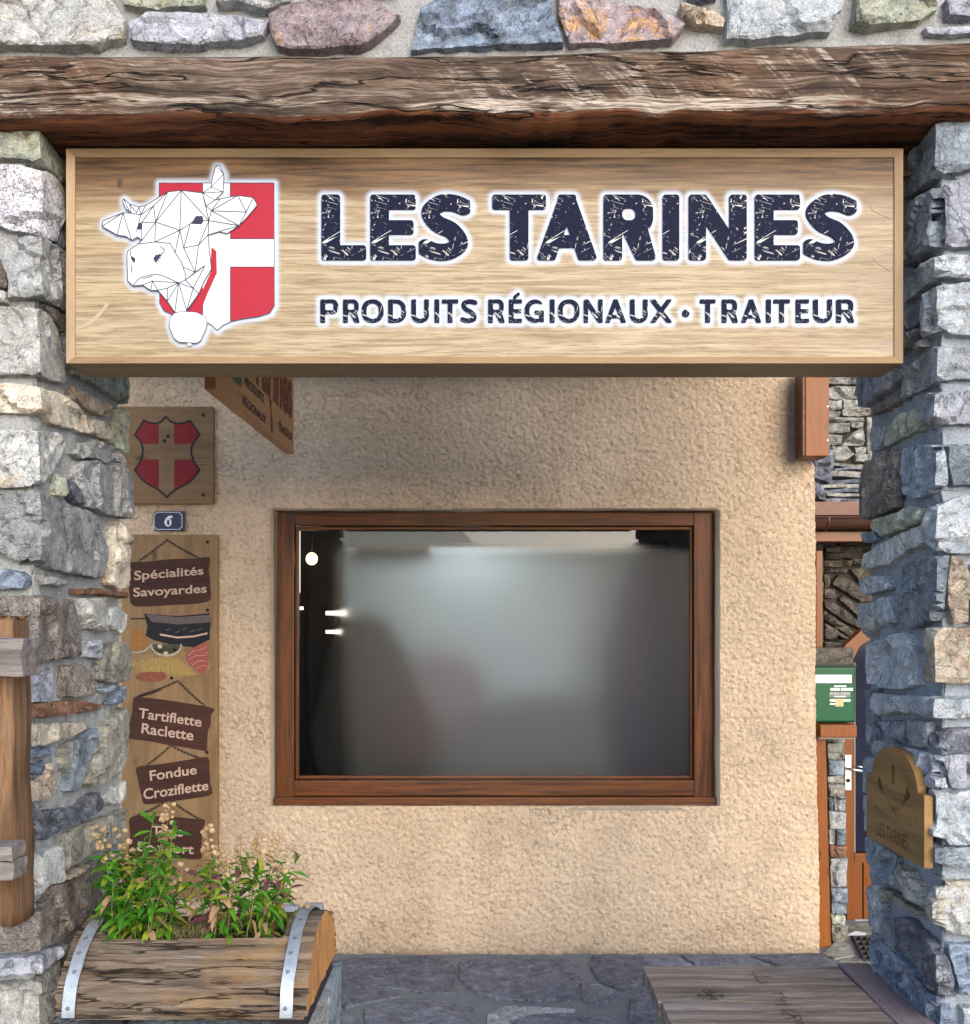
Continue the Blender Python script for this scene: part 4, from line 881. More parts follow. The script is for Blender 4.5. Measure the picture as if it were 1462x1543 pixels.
def wall():
    wx0, wx1, wz0, wz1 = hx(409), hx(1081), hz(1214), hz(768); st = .0075
    def axis(a_, b_, brk):
        out = []; q = [a_]+brk+[b_]
        for u, v in zip(q[:-1], q[1:]):
            n = max(1, round((v-u)/st)); out += [u+(v-u)*k/n for k in range(n)]
        return out+[b_]
    xs = axis(-2.15, 1.56, [wx0, wx1]); zs = axis(-.02, 3.0, [wz0, wz1]); nx_, nzz = len(xs), len(zs)
    def X(x, z):     # the right-hand edge leans outwards towards the foot
        e = np.interp(z, [-.05, .5, 1.2, 2.0, 2.40, 2.44, 3.], [1.622, 1.618, 1.604, 1.600, 1.598, 1.56, 1.53]); return x if x < 1. else 1.+(x-1.)*(e-1.)/(.56)
    vs = []; fs = []
    for x in xs:
        for z in zs:
            xx = X(x, z); ee = min(abs(x-wx0), abs(x-wx1)) if wz0-.01 <= z <= wz1+.01 else 9; ee = min(ee, min(abs(z-wz0), abs(z-wz1)) if wx0-.01 <= x <= wx1+.01 else 9)
            P = Vector((xx*34, z*34, 0)); P += noise.noise_vector(P*.5)*.7; n = noise.noise(P)*.6+noise.noise(P*2.3)*.45
            n = abs(n)*1.2-.2 if n > 0 else n*.8; big = noise.noise(Vector((xx*2.2, z*2.2, 5)))*.012+noise.noise(Vector((xx*7, z*7, 5)))*.004
            k = min(1, .15+ee/.03); h = n*(.0085+.007*noise.noise(Vector((xx*3, z*3, 2))))*k+big
            if z < .03: h -= .0
            rx = noise.noise(Vector((z*75, 3, x)))*.0045+noise.noise(Vector((z*9, 3, 1)))*.003 if x > 1.5 else 0
            vs.append((xx+rx, DH-h, z))
    for i in range(nx_-1):
        for j in range(nzz-1):
            cx, cz = (xs[i]+xs[i+1])/2, (zs[j]+zs[j+1])/2
            if wx0 < cx < wx1 and wz0 < cz < wz1: continue
            fs.append((i*nzz+j, (i+1)*nzz+j, (i+1)*nzz+j+1, i*nzz+j+1))
    # return of the wall at the right-hand corner
    base = len(vs); m = nzz
    for k in range(1, 16):
        for j, z in enumerate(zs):
            e = X(1.56, z)+noise.noise(Vector((z*75, 3, x)))*.0045+noise.noise(Vector((z*9, 3, 1)))*.003-.004*(k == 1); vs.append((e, DH+.02*k*(1 if k < 4 else k/4.), z))
    for k in range(15):
        for j in range(m-1):
            a0 = ((nx_-1)*nzz+j) if k == 0 else base+(k-1)*m+j; a1 = ((nx_-1)*nzz+j+1) if k == 0 else base+(k-1)*m+j+1
            fs.append((a0, base+k*m+j, base+k*m+j+1, a1))
    o = mk('wall', vs, fs, STU, hs, True); fixflip(o, (0, -1, 0))
    # plastered reveals round the window
    PL = plain('smooth painted plaster', (.58, .47, .35), .85, var=.1, sc_=30)
    dpt = DH+.13
    def strip(p, q):
        n = 60; v = []; f = []
        for i in range(n+1):
            u = i/n; x, z = p[0]+(q[0]-p[0])*u, p[1]+(q[1]-p[1])*u
            for k, dd in enumerate((-.012, .004, .05, dpt-DH)):
                w_ = noise.noise(Vector((x*12, z*12, k*2.3)))*.004+(.006 if k == 0 else 0)
                ox, oz = (0, w_) if p[1] == q[1] else (w_, 0)
                if k == 0: 
                    ox += (-.006 if x <= wx0+.001 and ox == ox and p[0] == q[0] else (.006 if p[0] == q[0] else 0)); 
                v.append((x+ox, DH+dd, z+oz))
        for i in range(n):
            for k in range(3): f.append((i*4+k, (i+1)*4+k, (i+1)*4+k+1, i*4+k+1))
        return mk('reveal', v, f, PL, hs, True)
    fixflip(strip((wx0, wz0), (wx0, wz1)), (1, 0, 0)); fixflip(strip((wx1, wz0), (wx1, wz1)), (-1, 0, 0))
    fixflip(strip((wx0, wz0), (wx1, wz0)), (0, 0, 1)); fixflip(strip((wx0, wz1), (wx1, wz1)), (0, 0, -1))
wall()
# window frame in varnished brown timber
WF = wood('varnished brown frame', (.15, .048, .011), (.05, .016, .006), (.010, .004, .003), 0, 1.3, 1.8, .4, .3, coat=.15); WFV = wood('varnished brown frame upright', (.15, .048, .011), (.05, .016, .006), (.010, .004, .003), 2, 1.3, 1.8, .4, .3, coat=.15)
wn = mk('window', *boxvf(hx(420)+.01, hx(422), DH+.075, DH+.12, hz(1208), hz(772)), WFV, hs)
yf = DH+.05
D2 = lambda px: (px-CX)*yf/F
Z2 = lambda py: EYE+(HY-py)*yf/F
def fb(px0, px1, py0, py1, y0, y1, mat): return box('frame', D2(px0), D2(px1), y0, y1, Z2(py0), Z2(py1), mat, wn, .004)
fb(417, 443, 772, 1211, yf+.0, yf+.06, WFV); fb(1046, 1076, 772, 1211, yf, yf+.06, WFV)
fb(443.5, 1045.5, 772, 792, yf+.002, yf+.06, WF); fb(443.5, 1045.5, 1176, 1199, yf-.002, yf+.06, WF)
fb(416, 1078, 1200, 1212, yf-.03, yf+.05, WF)
box('sill', D2(412), D2(1083), yf-.05, yf+.05, Z2(1218), Z2(1213), plain('grey cement sill', (.33, .28, .22), .9), hs, .003)
fb(444, 449, 793, 1175, yf+.018, yf+.05, WFV); fb(1041, 1045, 793, 1175, yf+.018, yf+.05, WFV); fb(449.5, 1040.5, 793, 798, yf+.02, yf+.05, WF); fb(449.5, 1040.5, 1170, 1175, yf+.018, yf+.05, WF)
def glass_mat():
    m, t, b = newmat('frosted pane, clear along its edges'); out = t.nodes['Material Output']; t.nodes.remove(b)
    sep = N(t, 'ShaderNodeSeparateXYZ'); t.links.new(mapn(t, rnd=False), sep.inputs[0]); W_ = D2(1045)-D2(444); H_ = Z2(793)-Z2(1176)
    ax = mth(t, 'ADD', sep.outputs['X'], W_/2); fx = ramp(t, [(.07, 0), (.16, 1), (.985, 1), (1, .6)], mth(t, 'DIVIDE', ax, W_)).outputs[0]
    fz = ramp(t, [(.0, .6), (.03, 1), (.88, 1), (.945, 0)], mth(t, 'DIVIDE', sep.outputs['Z'], H_)).outputs[0]
    fr = mth(t, 'MULTIPLY', fx, fz); rg = mth(t, 'MULTIPLY', fr, .6)
    gl = N(t, 'ShaderNodeBsdfGlossy'); rf = N(t, 'ShaderNodeBsdfRefraction'); rf.inputs['IOR'].default_value = 1.36; mx = N(t, 'ShaderNodeMixShader')
    fn = N(t, 'ShaderNodeFresnel'); fn.inputs['IOR'].default_value = 1.6
    t.links.new(rg, rf.inputs['Roughness']); t.links.new(mth(t, 'MULTIPLY', fr, .35), gl.inputs['Roughness'])
    cl = N(t, 'ShaderNodeBsdfTransparent'); mc = N(t, 'ShaderNodeMixShader'); t.links.new(ramp(t, [(0, 0), (.08, 1)], fr).outputs[0], mc.inputs[0]); t.links.new(cl.outputs[0], mc.inputs[1]); t.links.new(rf.outputs[0], mc.inputs[2])
    t.links.new(mth(t, 'MULTIPLY', fn.outputs[0], .8), mx.inputs[0]); t.links.new(mc.outputs[0], mx.inputs[1]); t.links.new(gl.outputs[0], mx.inputs[2]); t.links.new(mx.outputs[0], out.inputs['Surface']); return m
pv = [(D2(444), yf+.03, Z2(1176)), (D2(1045), yf+.03, Z2(1176)), (D2(1045), yf+.03, Z2(793)), (D2(444), yf+.03, Z2(793))]
pn = mk('pane', pv, [(0, 1, 2, 3)], glass_mat(), wn); fixflip(pn, (0, -1, 0))
# room behind the pane
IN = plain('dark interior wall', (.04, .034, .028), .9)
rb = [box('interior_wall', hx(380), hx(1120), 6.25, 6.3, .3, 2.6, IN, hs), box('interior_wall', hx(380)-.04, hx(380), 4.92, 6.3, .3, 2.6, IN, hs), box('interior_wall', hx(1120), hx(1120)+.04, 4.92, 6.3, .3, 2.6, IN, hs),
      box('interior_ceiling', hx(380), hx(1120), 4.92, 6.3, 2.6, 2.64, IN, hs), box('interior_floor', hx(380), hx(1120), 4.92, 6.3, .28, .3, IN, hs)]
def ib(name, px0, px1, py0, py1, d0, d1, c, lab, cat, b=.01):
    f = lambda p: (p-CX)*d0/F
    o = box(name, f(px0), f(px1), d0, d1, EYE+(HY-py1)*d0/F, EYE+(HY-py0)*d0/F, plain(name+' paint', c, .8), None, b); tag(o, lab, cat); return o
def ie(name, px0, px1, py0, py1, d0, dep, c, lab, cat):
    f = lambda p: (p-CX)*d0/F
    X0, X1, Z0, Z1 = f(px0), f(px1), EYE+(HY-py1)*d0/F, EYE+(HY-py0)*d0/F; vs, fs = [], []
    for i in range(13):
        for j in range(24):
            th = math.pi*i/12; ph = 2*math.pi*j/24; n = 1+.12*noise.noise(Vector((i*.6, math.cos(ph)*1.3, math.sin(ph)*1.3+px0)))
            vs.append(((X0+X1)/2+(X1-X0)/2*math.sin(th)*math.cos(ph)*n, d0+dep*math.sin(th)*math.sin(ph), (Z0+Z1)/2+(Z1-Z0)/2*math.cos(th)*n))
    for i in range(12):
        for j in range(24): fs.append((i*24+j, i*24+(j+1) % 24, (i+1)*24+(j+1) % 24, (i+1)*24+j))
    tag(mk(name, vs, fs, plain(name+' cloth', c, .9), None, True), lab, cat)
ib('pale_screen', 530, 985, 830, 1150, 5.85, 5.88, (.27, .36, .43), 'pale blue grey shape seen blurred in the middle of the shop window', 'panel')
ie('dark_blue_shape', 905, 1090, 830, 1240, 5.45, .12, (.02, .022, .07), 'dark blue blurred shape at the right end of the shop window', 'display')
ie('dark_shape', 470, 640, 930, 1260, 5.4, .12, (.02, .02, .02), 'black blurred shape in the lower left of the shop window', 'display')
ie('dark_red_shape', 590, 655, 1050, 1150, 5.3, .06, (.05, .018, .03), 'dark red blurred patch near the bottom of the shop window', 'display')
ie('pinkish_shape', 620, 730, 980, 1100, 5.5, .06, (.16, .15, .19), 'dull pink blurred patch left of centre in the shop window', 'display')
ie('dark_shape', 640, 1000, 1045, 1300, 5.55, .15, (.075, .09, .11), 'wide dark grey blurred mass low in the middle of the shop window', 'display')
ib('wall_mount_box', 541, 650, 818, 848, 5.38, 5.43, (.015, .015, .02), 'black box high in the shop window near the ceiling lamp', 'box')
ib('ceiling_rail', 526, 990, 796, 818, 5.0, 5.05, (.004, .0035, .003), 'dark rail running along the top inside the shop window', 'rail')
lp = thing('ceiling_lamp', ((470-CX)*5.3/F, 5.3, EYE+(HY-842)*5.3/F), 'round lit warm lamp glowing in the upper left of the window', 'lamp')
bv = []; bf = []
for i in range(9):
    for j in range(16): th = math.pi*i/8; ph = 2*math.pi*j/16; bv.append((WL[lp.name].x+.032*math.sin(th)*math.cos(ph), 5.3+.032*math.sin(th)*math.sin(ph), WL[lp.name].z+.034*math.cos(th)))
for i in range(8):
    for j in range(16): bf.append((i*16+j, i*16+(j+1) % 16, (i+1)*16+(j+1) % 16, (i+1)*16+j))
mk('bulb', bv, bf, plain('lit bulb', (1, .70, .34), .5, var=0, emis=2.2), lp, True)
tube('cord', [(WL[lp.name].x, 5.3, WL[lp.name].z+.03), (WL[lp.name].x+.01, 5.3, 2.2), (WL[lp.name].x, 5.3, 2.6)], .003, IN, lp, 6)
for (px, py, n_) in ((538, 832, 0), (556, 837, 1), (560, 845, 2), (573, 848, 3)):
    pass
li = bpy.data.lights.new('room fill', 'POINT'); li.energy = 4.6; li.color = (1, .93, .85); li.shadow_soft_size = .1  # added fill light, set apart from the bulb, brightens the shapes behind the pane
lo = bpy.data.objects.new('room_fill_light', li); C.objects.link(lo); lo.parent = lp; lo.location = (.85, .2, .22); lo['kind'] = 'light'
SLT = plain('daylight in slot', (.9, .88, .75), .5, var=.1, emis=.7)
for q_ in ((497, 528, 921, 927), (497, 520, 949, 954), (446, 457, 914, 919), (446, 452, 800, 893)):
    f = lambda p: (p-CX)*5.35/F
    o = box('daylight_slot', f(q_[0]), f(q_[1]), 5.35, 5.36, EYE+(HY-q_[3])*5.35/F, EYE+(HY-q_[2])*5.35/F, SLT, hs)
# panels on the wall
PB = wood('pale pine board', (.19, .11, .05), (.25, .15, .072), (.09, .045, .018), 0, .9, 1, .5, .15, knots=1.2); PBV = wood('pale pine board upright', (.22, .13, .058), (.29, .18, .088), (.11, .055, .025), 2, .9, 1, .5, .12, knots=1.2)
BLK = plain('black print', (.012, .012, .015), .5); DRED = plain('dark red print', (.20, .008, .012), .5)
dp = DH-.035; fp = FR(dp)
dx = lambda p: (p-CX)*dp/F
dz_ = lambda p: EYE+(HY-p)*dp/F
cr = thing('crest_board', (dx(253), dp, dz_(758)), 'square pine board painted with a red and plain wood cross shield, above the house number', 'sign')
box('board', dx(180), dx(321.5), dp, dp+.03, dz_(759), dz_(612.5), PB, cr, .002)
c1 = lambda p: (170+p[0]/4.873, 560+p[1]/4.873)
sh_ = [(390, 330), (430, 370), (480, 382), (530, 375), (567, 358), (600, 405), (640, 462), (600, 510), (577, 560), (577, 600), (595, 660), (638, 722), (600, 775), (550, 820), (470, 862), (430, 890), (398, 925), (365, 890), (330, 862), (250, 820), (200, 775), (163, 722), (205, 660), (222, 600), (222, 560), (205, 510), (163, 465), (200, 405), (230, 358), (265, 375), (320, 382), (360, 365)]
shf = s_poly([c1(p) for p in sh_]); bb = (*c1((150, 315)), *c1((655, 940)))
ctr = U_(s_rect(*c1((338, 300)), *c1((452, 950))), s_rect(*c1((150, 530)), *c1((650, 645))))
for xa_, ya_, xb_, yb_ in ((150, 300, 338, 530), (452, 300, 660, 530), (150, 645, 338, 950), (452, 645, 660, 950)):
    shape('red_quarter', I_(shf, s_rect(*c1((xa_, ya_)), *c1((xb_, yb_)))), bb, fp, DRED, cr, .8, .0012)
shape('outline', lambda X, Y: np.abs(shf(X, Y))-1.3, bb, fp, BLK, cr, .6, .0024)
def screw(px, py, mp, par, r=2.6, h=.003): 
    return shape('screw', s_ell(px, py, r, r), (px-r-1, py-r-1, px+r+1, py+r+1), mp, BLK, par, .6, h, h)
for p in ((665, 320), (665, 905), (405, 475), (380, 508)): screw(*c1(p), fp, cr)
npl = thing('house_number', (dx(253), dp, dz_(799)), 'small dark blue enamel plate with white number 6', 'sign')
ENB = plain('dark blue enamel', (.01, .014, .045), .25, var=.05); ENW = plain('white enamel', (.42, .50, .66), .3, var=.05)
box('plate', dx(231), dx(277), dp+.018, dp+.026, dz_(799.5), dz_(769.5), ENB, npl, .003)
f2 = FR(dp+.018)
fr_ = lambda i: s_rect(*c1((302+i, 1030+i)), *c1((512-i, 1162-i)), 0)
cut = U_(*[s_ell(*c1(p), 3.6, 3.6) for p in ((302, 1030), (512, 1030), (302, 1162), (512, 1162))]); ring = M_(M_(fr_(0), cut), lambda X, Y: U_(M_(fr_(0), cut))(X, Y)+1.2)
shape('border', ring, (*c1((290, 1018)), *c1((524, 1174))), f2, ENW, npl, .45, .001)
six = M_(U_(s_ell(*c1((407, 1107)), 5.5, 6.3), s_line([c1((432, 1066)), c1((415, 1068)), c1((398, 1082)), c1((390, 1107))], 3.6)), s_ell(*c1((408, 1108)), 1.9, 4.3))
shape('digit', six, (*c1((370, 1050)), *c1((445, 1145))), f2, plain('white digit', (.66, .68, .75), .3), npl, .4, .0016)
# tall menu board
mb = thing('menu_board', (dx(257), dp, dz_(1350)), 'tall narrow pine board with dark plaques naming Spécialités Savoyardes and cheese dishes', 'sign')
box('board', dx(184), dx(328), dp, dp+.03, dz_(1352), dz_(805.5), PBV, mb, .002)
c2 = lambda p: (170+p[0]/5.7167, 790+p[1]/5.7148)
c3 = lambda p: (170+p[0]/5.322, 1040+p[1]/5.3207)
DB = wood('dark plank print', (.075, .028, .016), (.035, .014, .01), (.008, .004, .003), 0, 1.6, 1, .6, .1); TXT = plain('pinkish beige lettering', (.50, .34, .25), .5, var=.08); SHW = plain('dark letter edge', (.02, .01, .008), .6)
def board(pts, cv, nm='plaque_print'):
    q = [cv(p) for p in catmull(pts, 3, True)]; xs = [p[0] for p in q]; ys = [p[1] for p in q]
    return shape(nm, s_poly(q), (min(xs)-1, min(ys)-1, max(xs)+1, max(ys)+1), fp, DB, mb, .7, .0015)
def chain(pa, pb, n, cv):
    a_, b_ = np.array(cv(pa)), np.array(cv(pb)); d = b_-a_; vs = []; fs = []
    f = []
    for i in range(n):
        c = a_+d*(i+.5)/n+np.array([0, 1.2*math.sin(math.pi*(i+.5)/n)]); an = math.atan2(d[1], d[0]); L = np.hypot(*d)/n*.62
        f.append((lambda c, an, L: lambda X, Y: np.abs(np.hypot(((X-c[0])*math.cos(an)+(Y-c[1])*math.sin(an))/L, (-(X-c[0])*math.sin(an)+(Y-c[1])*math.cos(an))/1.25)-1)*1.25-.42)(c, an, L))
    lo = np.minimum(a_, b_)-3; hi = np.maximum(a_, b_)+4
    shape('chain_print', U_(*f), (*lo, *hi), fp, BLK, mb, .45, .0012)
def dtext(body, quad, cv, bold=.018):
    q = [cv(p) for p in quad]; q2 = [(x+.7, y+.8) for x, y in q]
    text_quad('lettering_edge', body, q2, fp, SHW, mb, bold+.012, .0022); text_quad('lettering', body, q, fp, TXT, mb, bold, .003)
board([(120, 330), (300, 322), (500, 300), (700, 295), (830, 282), (835, 350), (828, 390), (842, 480), (840, 540), (848, 600), (830, 660), (700, 685), (500, 695), (300, 708), (190, 705), (150, 660), (148, 600), (135, 540), (125, 450), (122, 380)], c2)
chain((220, 320), (468, 135), 10, c2); chain((468, 135), (745, 290), 11, c2)
shape('seam_print', s_line([c2((130, 522)), c2((500, 500)), c2((838, 478))], .8), (*c2((120, 470)), *c2((850, 530))), fp, BLK, mb, .5, .002)
dtext('Spécialités', [(188, 507), (785, 455), (782, 362), (186, 402)], c2); dtext('Savoyardes', [(180, 650), (812, 612), (812, 515), (178, 548)], c2)
# printed picture of a pan, potatoes, gherkins and ham
def blob(nm, f, bb_, c, h, rgh=.5): return shape(nm, f, (*c2(bb_[:2]), *c2(bb_[2:])), fp, plain(nm+' print', c, rgh, var=.35, sc_=90), mb, .6, h)
ce = lambda x, y, rx, ry: s_ell(*c2((x, y)), rx/5.716, ry/5.716)
blob('tabletop_print', ce(500, 1210, 350, 110), (130, 1080, 860, 1340), (.27, .175, .075), .0010)
blob('pan_print', I_(s_poly([c2(p) for p in [(270, 770), (560, 790), (835, 765), (838, 990), (700, 1060), (520, 1040), (360, 1000), (285, 960), (300, 880)]])), (250, 750, 850, 1080), (.012, .012, .015), .0016)
blob('pan_rim_print', s_poly([c2(p) for p in [(290, 775), (560, 800), (835, 780), (835, 845), (560, 862), (340, 840)]]), (270, 760, 850, 880), (.12, .09, .085), .0020)
blob('pan_edge_print', s_line([c2(p) for p in [(415, 950), (560, 975), (700, 965), (812, 940)]], 2.6), (400, 925, 830, 995), (.55, .38, .27), .0022)
blob('pan_handle_print', s_line([c2(p) for p in [(160, 815), (290, 810)]], 2.2), (150, 790, 300, 830), (.03, .02, .02), .0016)
blob('potato_print', U_(ce(205, 950, 45, 45), ce(245, 1010, 52, 58), ce(190, 1050, 40, 45)), (150, 890, 310, 1110), (.30, .13, .03), .0020)
blob('plate_print', I_(ce(205, 1010, 132, 100), lambda X, Y: -ce(198, 1003, 127, 95)(X, Y), s_rect(*c2((160, 1040)), *c2((400, 1200)))), (150, 980, 360, 1130), (.38, .31, .23), .0018)
blob('bowl_print', M_(I_(ce(463, 1040, 135, 100), s_rect(*c2((300, 1030)), *c2((620, 1180)))), ce(463, 1034, 122, 90)), (320, 1020, 610, 1150), (.42, .35, .27), .0024)
blob('gherkin_print', I_(ce(463, 1035, 118, 85), s_rect(*c2((300, 1034)), *c2((620, 1180)))), (320, 1020, 610, 1150), (.07, .065, .04), .0020)
blob('onion_print', U_(ce(408, 1052, 20, 18), ce(460, 1112, 20, 18)), (380, 1030, 490, 1135), (.5, .42, .28), .0026)
blob('ham_print', s_poly([c2(p) for p in catmull([(640, 1110), (720, 1050), (820, 1020), (828, 1130), (820, 1230), (770, 1290), (710, 1250), (640, 1180), (625, 1140)], 4, True)]), (600, 1000, 850, 1310), (.30, .075, .06), .0026)
blob('sausage_print', U_(ce(330, 1315, 130, 45), ce(420, 1300, 45, 30)), (190, 1260, 480, 1370), (.22, .07, .04), .0022)
for q_ in ([(650, 1130), (700, 1090), (760, 1080), (815, 1050)], [(660, 1165), (720, 1130), (790, 1130), (822, 1100)], [(690, 1215), (740, 1175), (800, 1180)], [(725, 1250), (770, 1215), (815, 1225)]): blob('fat_streak_print', s_line([c2(p) for p in catmull(q_, 4)], .9), (630, 1020, 840, 1290), (.50, .26, .2), .003)
for q_ in ((480, 905), (560, 925), (620, 900), (690, 920), (750, 905)): blob('glint_print', s_line([c2((q_[0]-18, q_[1]+8)), c2((q_[0]+18, q_[1]-8))], .8), (440, 880, 800, 945), (.16, .15, .16), .0024)
blob('cheese_print', s_poly([c2(p) for p in [(230, 1180), (420, 1145), (560, 1150), (700, 1270), (690, 1300), (480, 1290), (250, 1270)]]), (220, 1130, 720, 1310), (.34, .22, .07), .0014)
for q_ in ((375, 1085, 40, 22), (430, 1075, 30, 30), (500, 1085, 45, 20), (545, 1070, 28, 24)): blob('gherkin_print', ce(*q_), (q_[0]-60, q_[1]-40, q_[0]+60, q_[1]+40), (.045, .05, .02), .0023)
board([(165, 70), (200, 52), (400, 75), (600, 105), (808, 145), (790, 200), (785, 280), (765, 330), (755, 470), (740, 487), (600, 462), (450, 440), (300, 410), (140, 390), (118, 360), (135, 260), (155, 180)], c3)
chain((205, 50), (385, -5), 8, c3); 
chain((220, 1480), (562, 1350), 13, c2); chain((562, 1350), (790, 1560), 11, c2)
dtext('Tartiflette', [(205, 222), (712, 295), (718, 215), (215, 140)], c3); dtext('Raclette', [(230, 345), (648, 405), (652, 320), (238, 262)], c3)
chain((275, 600), (462, 448), 9, c3); chain((480, 450), (700, 545), 9, c3)
board([(192, 618), (330, 598), (480, 578), (620, 555), (765, 538), (775, 640), (782, 700), (780, 745), (797, 790), (785, 840), (640, 868), (480, 890), (330, 912), (250, 908), (232, 850), (215, 780), (200, 700)], c3)
shape('seam_print', s_line([c3((215, 770)), c3((500, 735)), c3((780, 692))], .8), (*c3((200, 680)), *c3((790, 780))), fp, BLK, mb, .5, .002)
dtext('Fondue', [(302, 728), (678, 672), (672, 598), (296, 645)], c3); dtext('Croziflette', [(250, 878), (770, 800), (768, 722), (246, 790)], c3)
chain((180, 1012), (400, 908), 9, c3); chain((480, 895), (700, 1035), 10, c3)
board([(140, 1020), (300, 1010), (500, 1015), (650, 1030), (738, 1040), (725, 1120), (715, 1200), (712, 1290), (700, 1355), (500, 1345), (300, 1335), (140, 1330), (130, 1270), (142, 1150)], c3)
dtext('Tarte', [(320, 1165), (565, 1175), (565, 1095), (320, 1085)], c3); dtext('Beaufort', [(200, 1290), (650, 1315), (655, 1235), (205, 1210)], c3)
text_quad('lettering', '60', [c3((700, 1498)), c3((778, 1498)), c3((778, 1450)), c3((700, 1450))], fp, BLK, mb, .02, .002)
text_quad('lettering', 'co', [(303, 1334), (313, 1334), (313, 1328), (303, 1328)], fp, BLK, mb, .02, .002)
for p in ((158, 158), (818, 152), (818, 738), (508, 1323)): screw(*c2(p), fp, mb)
for p in ((756, 497),): screw(*c3(p), fp, mb)
# unseen boards added over the shop wall to shade its top
CB = wood('brown shade board', (.16, .09, .05), (.11, .06, .03), (.04, .02, .01), 1, 1, 1, .7, .3)
for k in range(19):
    xa = -2.15+k*.19; box('shade_board', xa, xa+.184, 4.55, DH-.01, 3.0, 3.02, CB, hs)
# ------------------------------------------------------------------ hanging sign (stands out from the wall, seen edge-on from its right)
XH = -.908; sp_ = SD(XH, -1)
hg = thing('hanging_sign', (XH-.02, 3.86, 2.41), 'honey pine sign hanging end-on from the wall beside the crest board', 'sign')
HPB = wood('varnished pine', (.46, .20, .06), (.35, .13, .035), (.10, .035, .012), 1, 1, 1, .4, .2, knots=1.4, coat=.2); BRN = plain('chestnut print', (.13, .028, .014), .5)
box('board', XH-.038, XH, 3.217, 4.50, 2.405, 2.86, HPB, hg, .003)
def inv(X): return lambda px, py: (F*X/(px-CX), EYE+(HY-py)*F*X/(px-CX)/F)
def xtext(name, body, X, s, y0, y1, z0, z1, mat, par, bold=.02, h=.0012):
    V, Fc = text2d(body, bold); lo, hi = V.min(0), V.max(0); U = (V-lo)/(hi-lo)
    return mk(name, [(X-s*h, y0+(y1-y0)*u, z0+(z1-z0)*v) for u, v in U], Fc, mat, par)
xtext('lettering', 'Les Tarines', XH, -1, 3.33, 4.46, 2.555, 2.80, BRN, hg, .03)
xtext('lettering', 'PRODUITS', XH, -1, 3.60, 3.90, 2.508, 2.545, BLK, hg, .02)
xtext('lettering', 'RÉGIONAUX', XH, -1, 3.57, 3.94, 2.432, 2.475, BLK, hg, .02)
xtext('lettering', 'TRAITEUR', XH, -1, 4.17, 4.46, 2.455, 2.492, BLK, hg, .02)
mpx = lambda y, z, h=0: (XH+h, y, z)
shape('landscape_print', s_rect(3.33, 2.49, 3.55, 2.86, .01), (3.3, 2.45, 3.6, 2.88), mpx, plain('dark green landscape print', (.06, .065, .03), .6, var=.8, sc_=30), hg, .006, .0012)
shape('tool_print', U_(s_line([(4.02, 2.55), (4.04, 2.47)], .012), s_line([(3.98, 2.56), (4.02, 2.52), (4.06, 2.565)], .008), s_ell(4.045, 2.45, .02, .035)), (3.95, 2.4, 4.1, 2.6), mpx, BRN, hg, .004, .0012)
tube('bracket', [(XH-.02, 3.6, 2.86), (XH-.02, 3.6, 2.89)], .008, BLK, hg); tube('bracket', [(XH-.02, 4.3, 2.86), (XH-.02, 4.3, 2.89)], .008, BLK, hg)
# short board on the wall's right-hand top corner
CBD = wood('orange varnished timber', (.26, .085, .012), (.18, .048, .007), (.07, .02, .008), 2, .8, 1, .45, .25, knots=1.5, coat=.15)
cbx = thing('corner_board', (1.55, 4.62, 2.4), 'upright varnished board at the top right corner of the beige wall, under the sign', 'board')
yb = 4.62; bx_ = lambda p: (p-CX)*yb/F; bz_ = lambda p: EYE+(HY-p)*yb/F
box('board', bx_(1214), bx_(1249.5), yb, yb+.12, bz_(687), 2.84, CBD, cbx, .003)
box('side_strip', bx_(1210), bx_(1213.6), yb+.004, yb+.12, bz_(686), 2.84, WF, cbx, .001)
for q in (612, 663): box('screw', bx_(1246.5), bx_(1248), yb-.002, yb, bz_(q+1), bz_(q), plain('bright screw', (.7, .7, .7), .3, 1), cbx)
# ------------------------------------------------------------------ neighbouring stone house, seen through the gap on the right
nb = thing('neighbour_house', (2.1, 5.6, 0), 'dark dry stone house with slate roof edge in the narrow gap on the right', 'house')
q1 = lambda p: (1200+p[0]/3.507, 560+p[1]/3.507)
def flat_stone(pts, cv, d, key, H=.03, st=.018, nm='stone', seed=None):
    Q = [((x-CX)*d/F, EYE+(HY-y)*d/F) for x, y in densify([cv(p) for p in pts], 3)]
    o = stone(Q, lambda u, v, h=0: (u, d-h, v), SM[key], nb, H=H, seed=random.random()*60 if seed is None else seed, step=st, name=nm, crease=False, facet=.3, edge=.014, jit=.005, depth=.06)
    if o: fixflip(o, (0, -1, 0))
    return o
rc = lambda x0, y0, x1, y1, s=0: [(x0, y0+s), (x0+4, y1), ((x0+x1)/2, y1+3), (x1-3, y1-s), (x1, y0-s+3), ((x0+x1)/2, y0)]
for i, p in enumerate([rc(130, 25, 345, 66), [(130, 100), (200, 80), (350, 82), (352, 140), (240, 152), (130, 145)], rc(130, 155, 238, 204, 3), rc(242, 150, 360, 202, -3), rc(130, 208, 230, 238), rc(236, 200, 395, 236, 3), rc(130, 244, 358, 266), rc(130, 272, 280, 325, 3), rc(284, 268, 350, 298), [(235, 392), (290, 330), (350, 290), (352, 395)], rc(130, 335, 235, 386), [(185, 395), (260, 398), (302, 440), (250, 475), (185, 478)], rc(304, 400, 362, 432), rc(304, 436, 372, 474), rc(365, 245, 420, 480), rc(355, 60, 420, 200), rc(100, -60, 400, 20)]):
    flat_stone(p, q1, 6.0, 'dry')
box('core', 1.6, 4.2, 6.03, 6.4, 0, 4.6, plain('dark joint shadow', (.06, .055, .05), .95), nb)
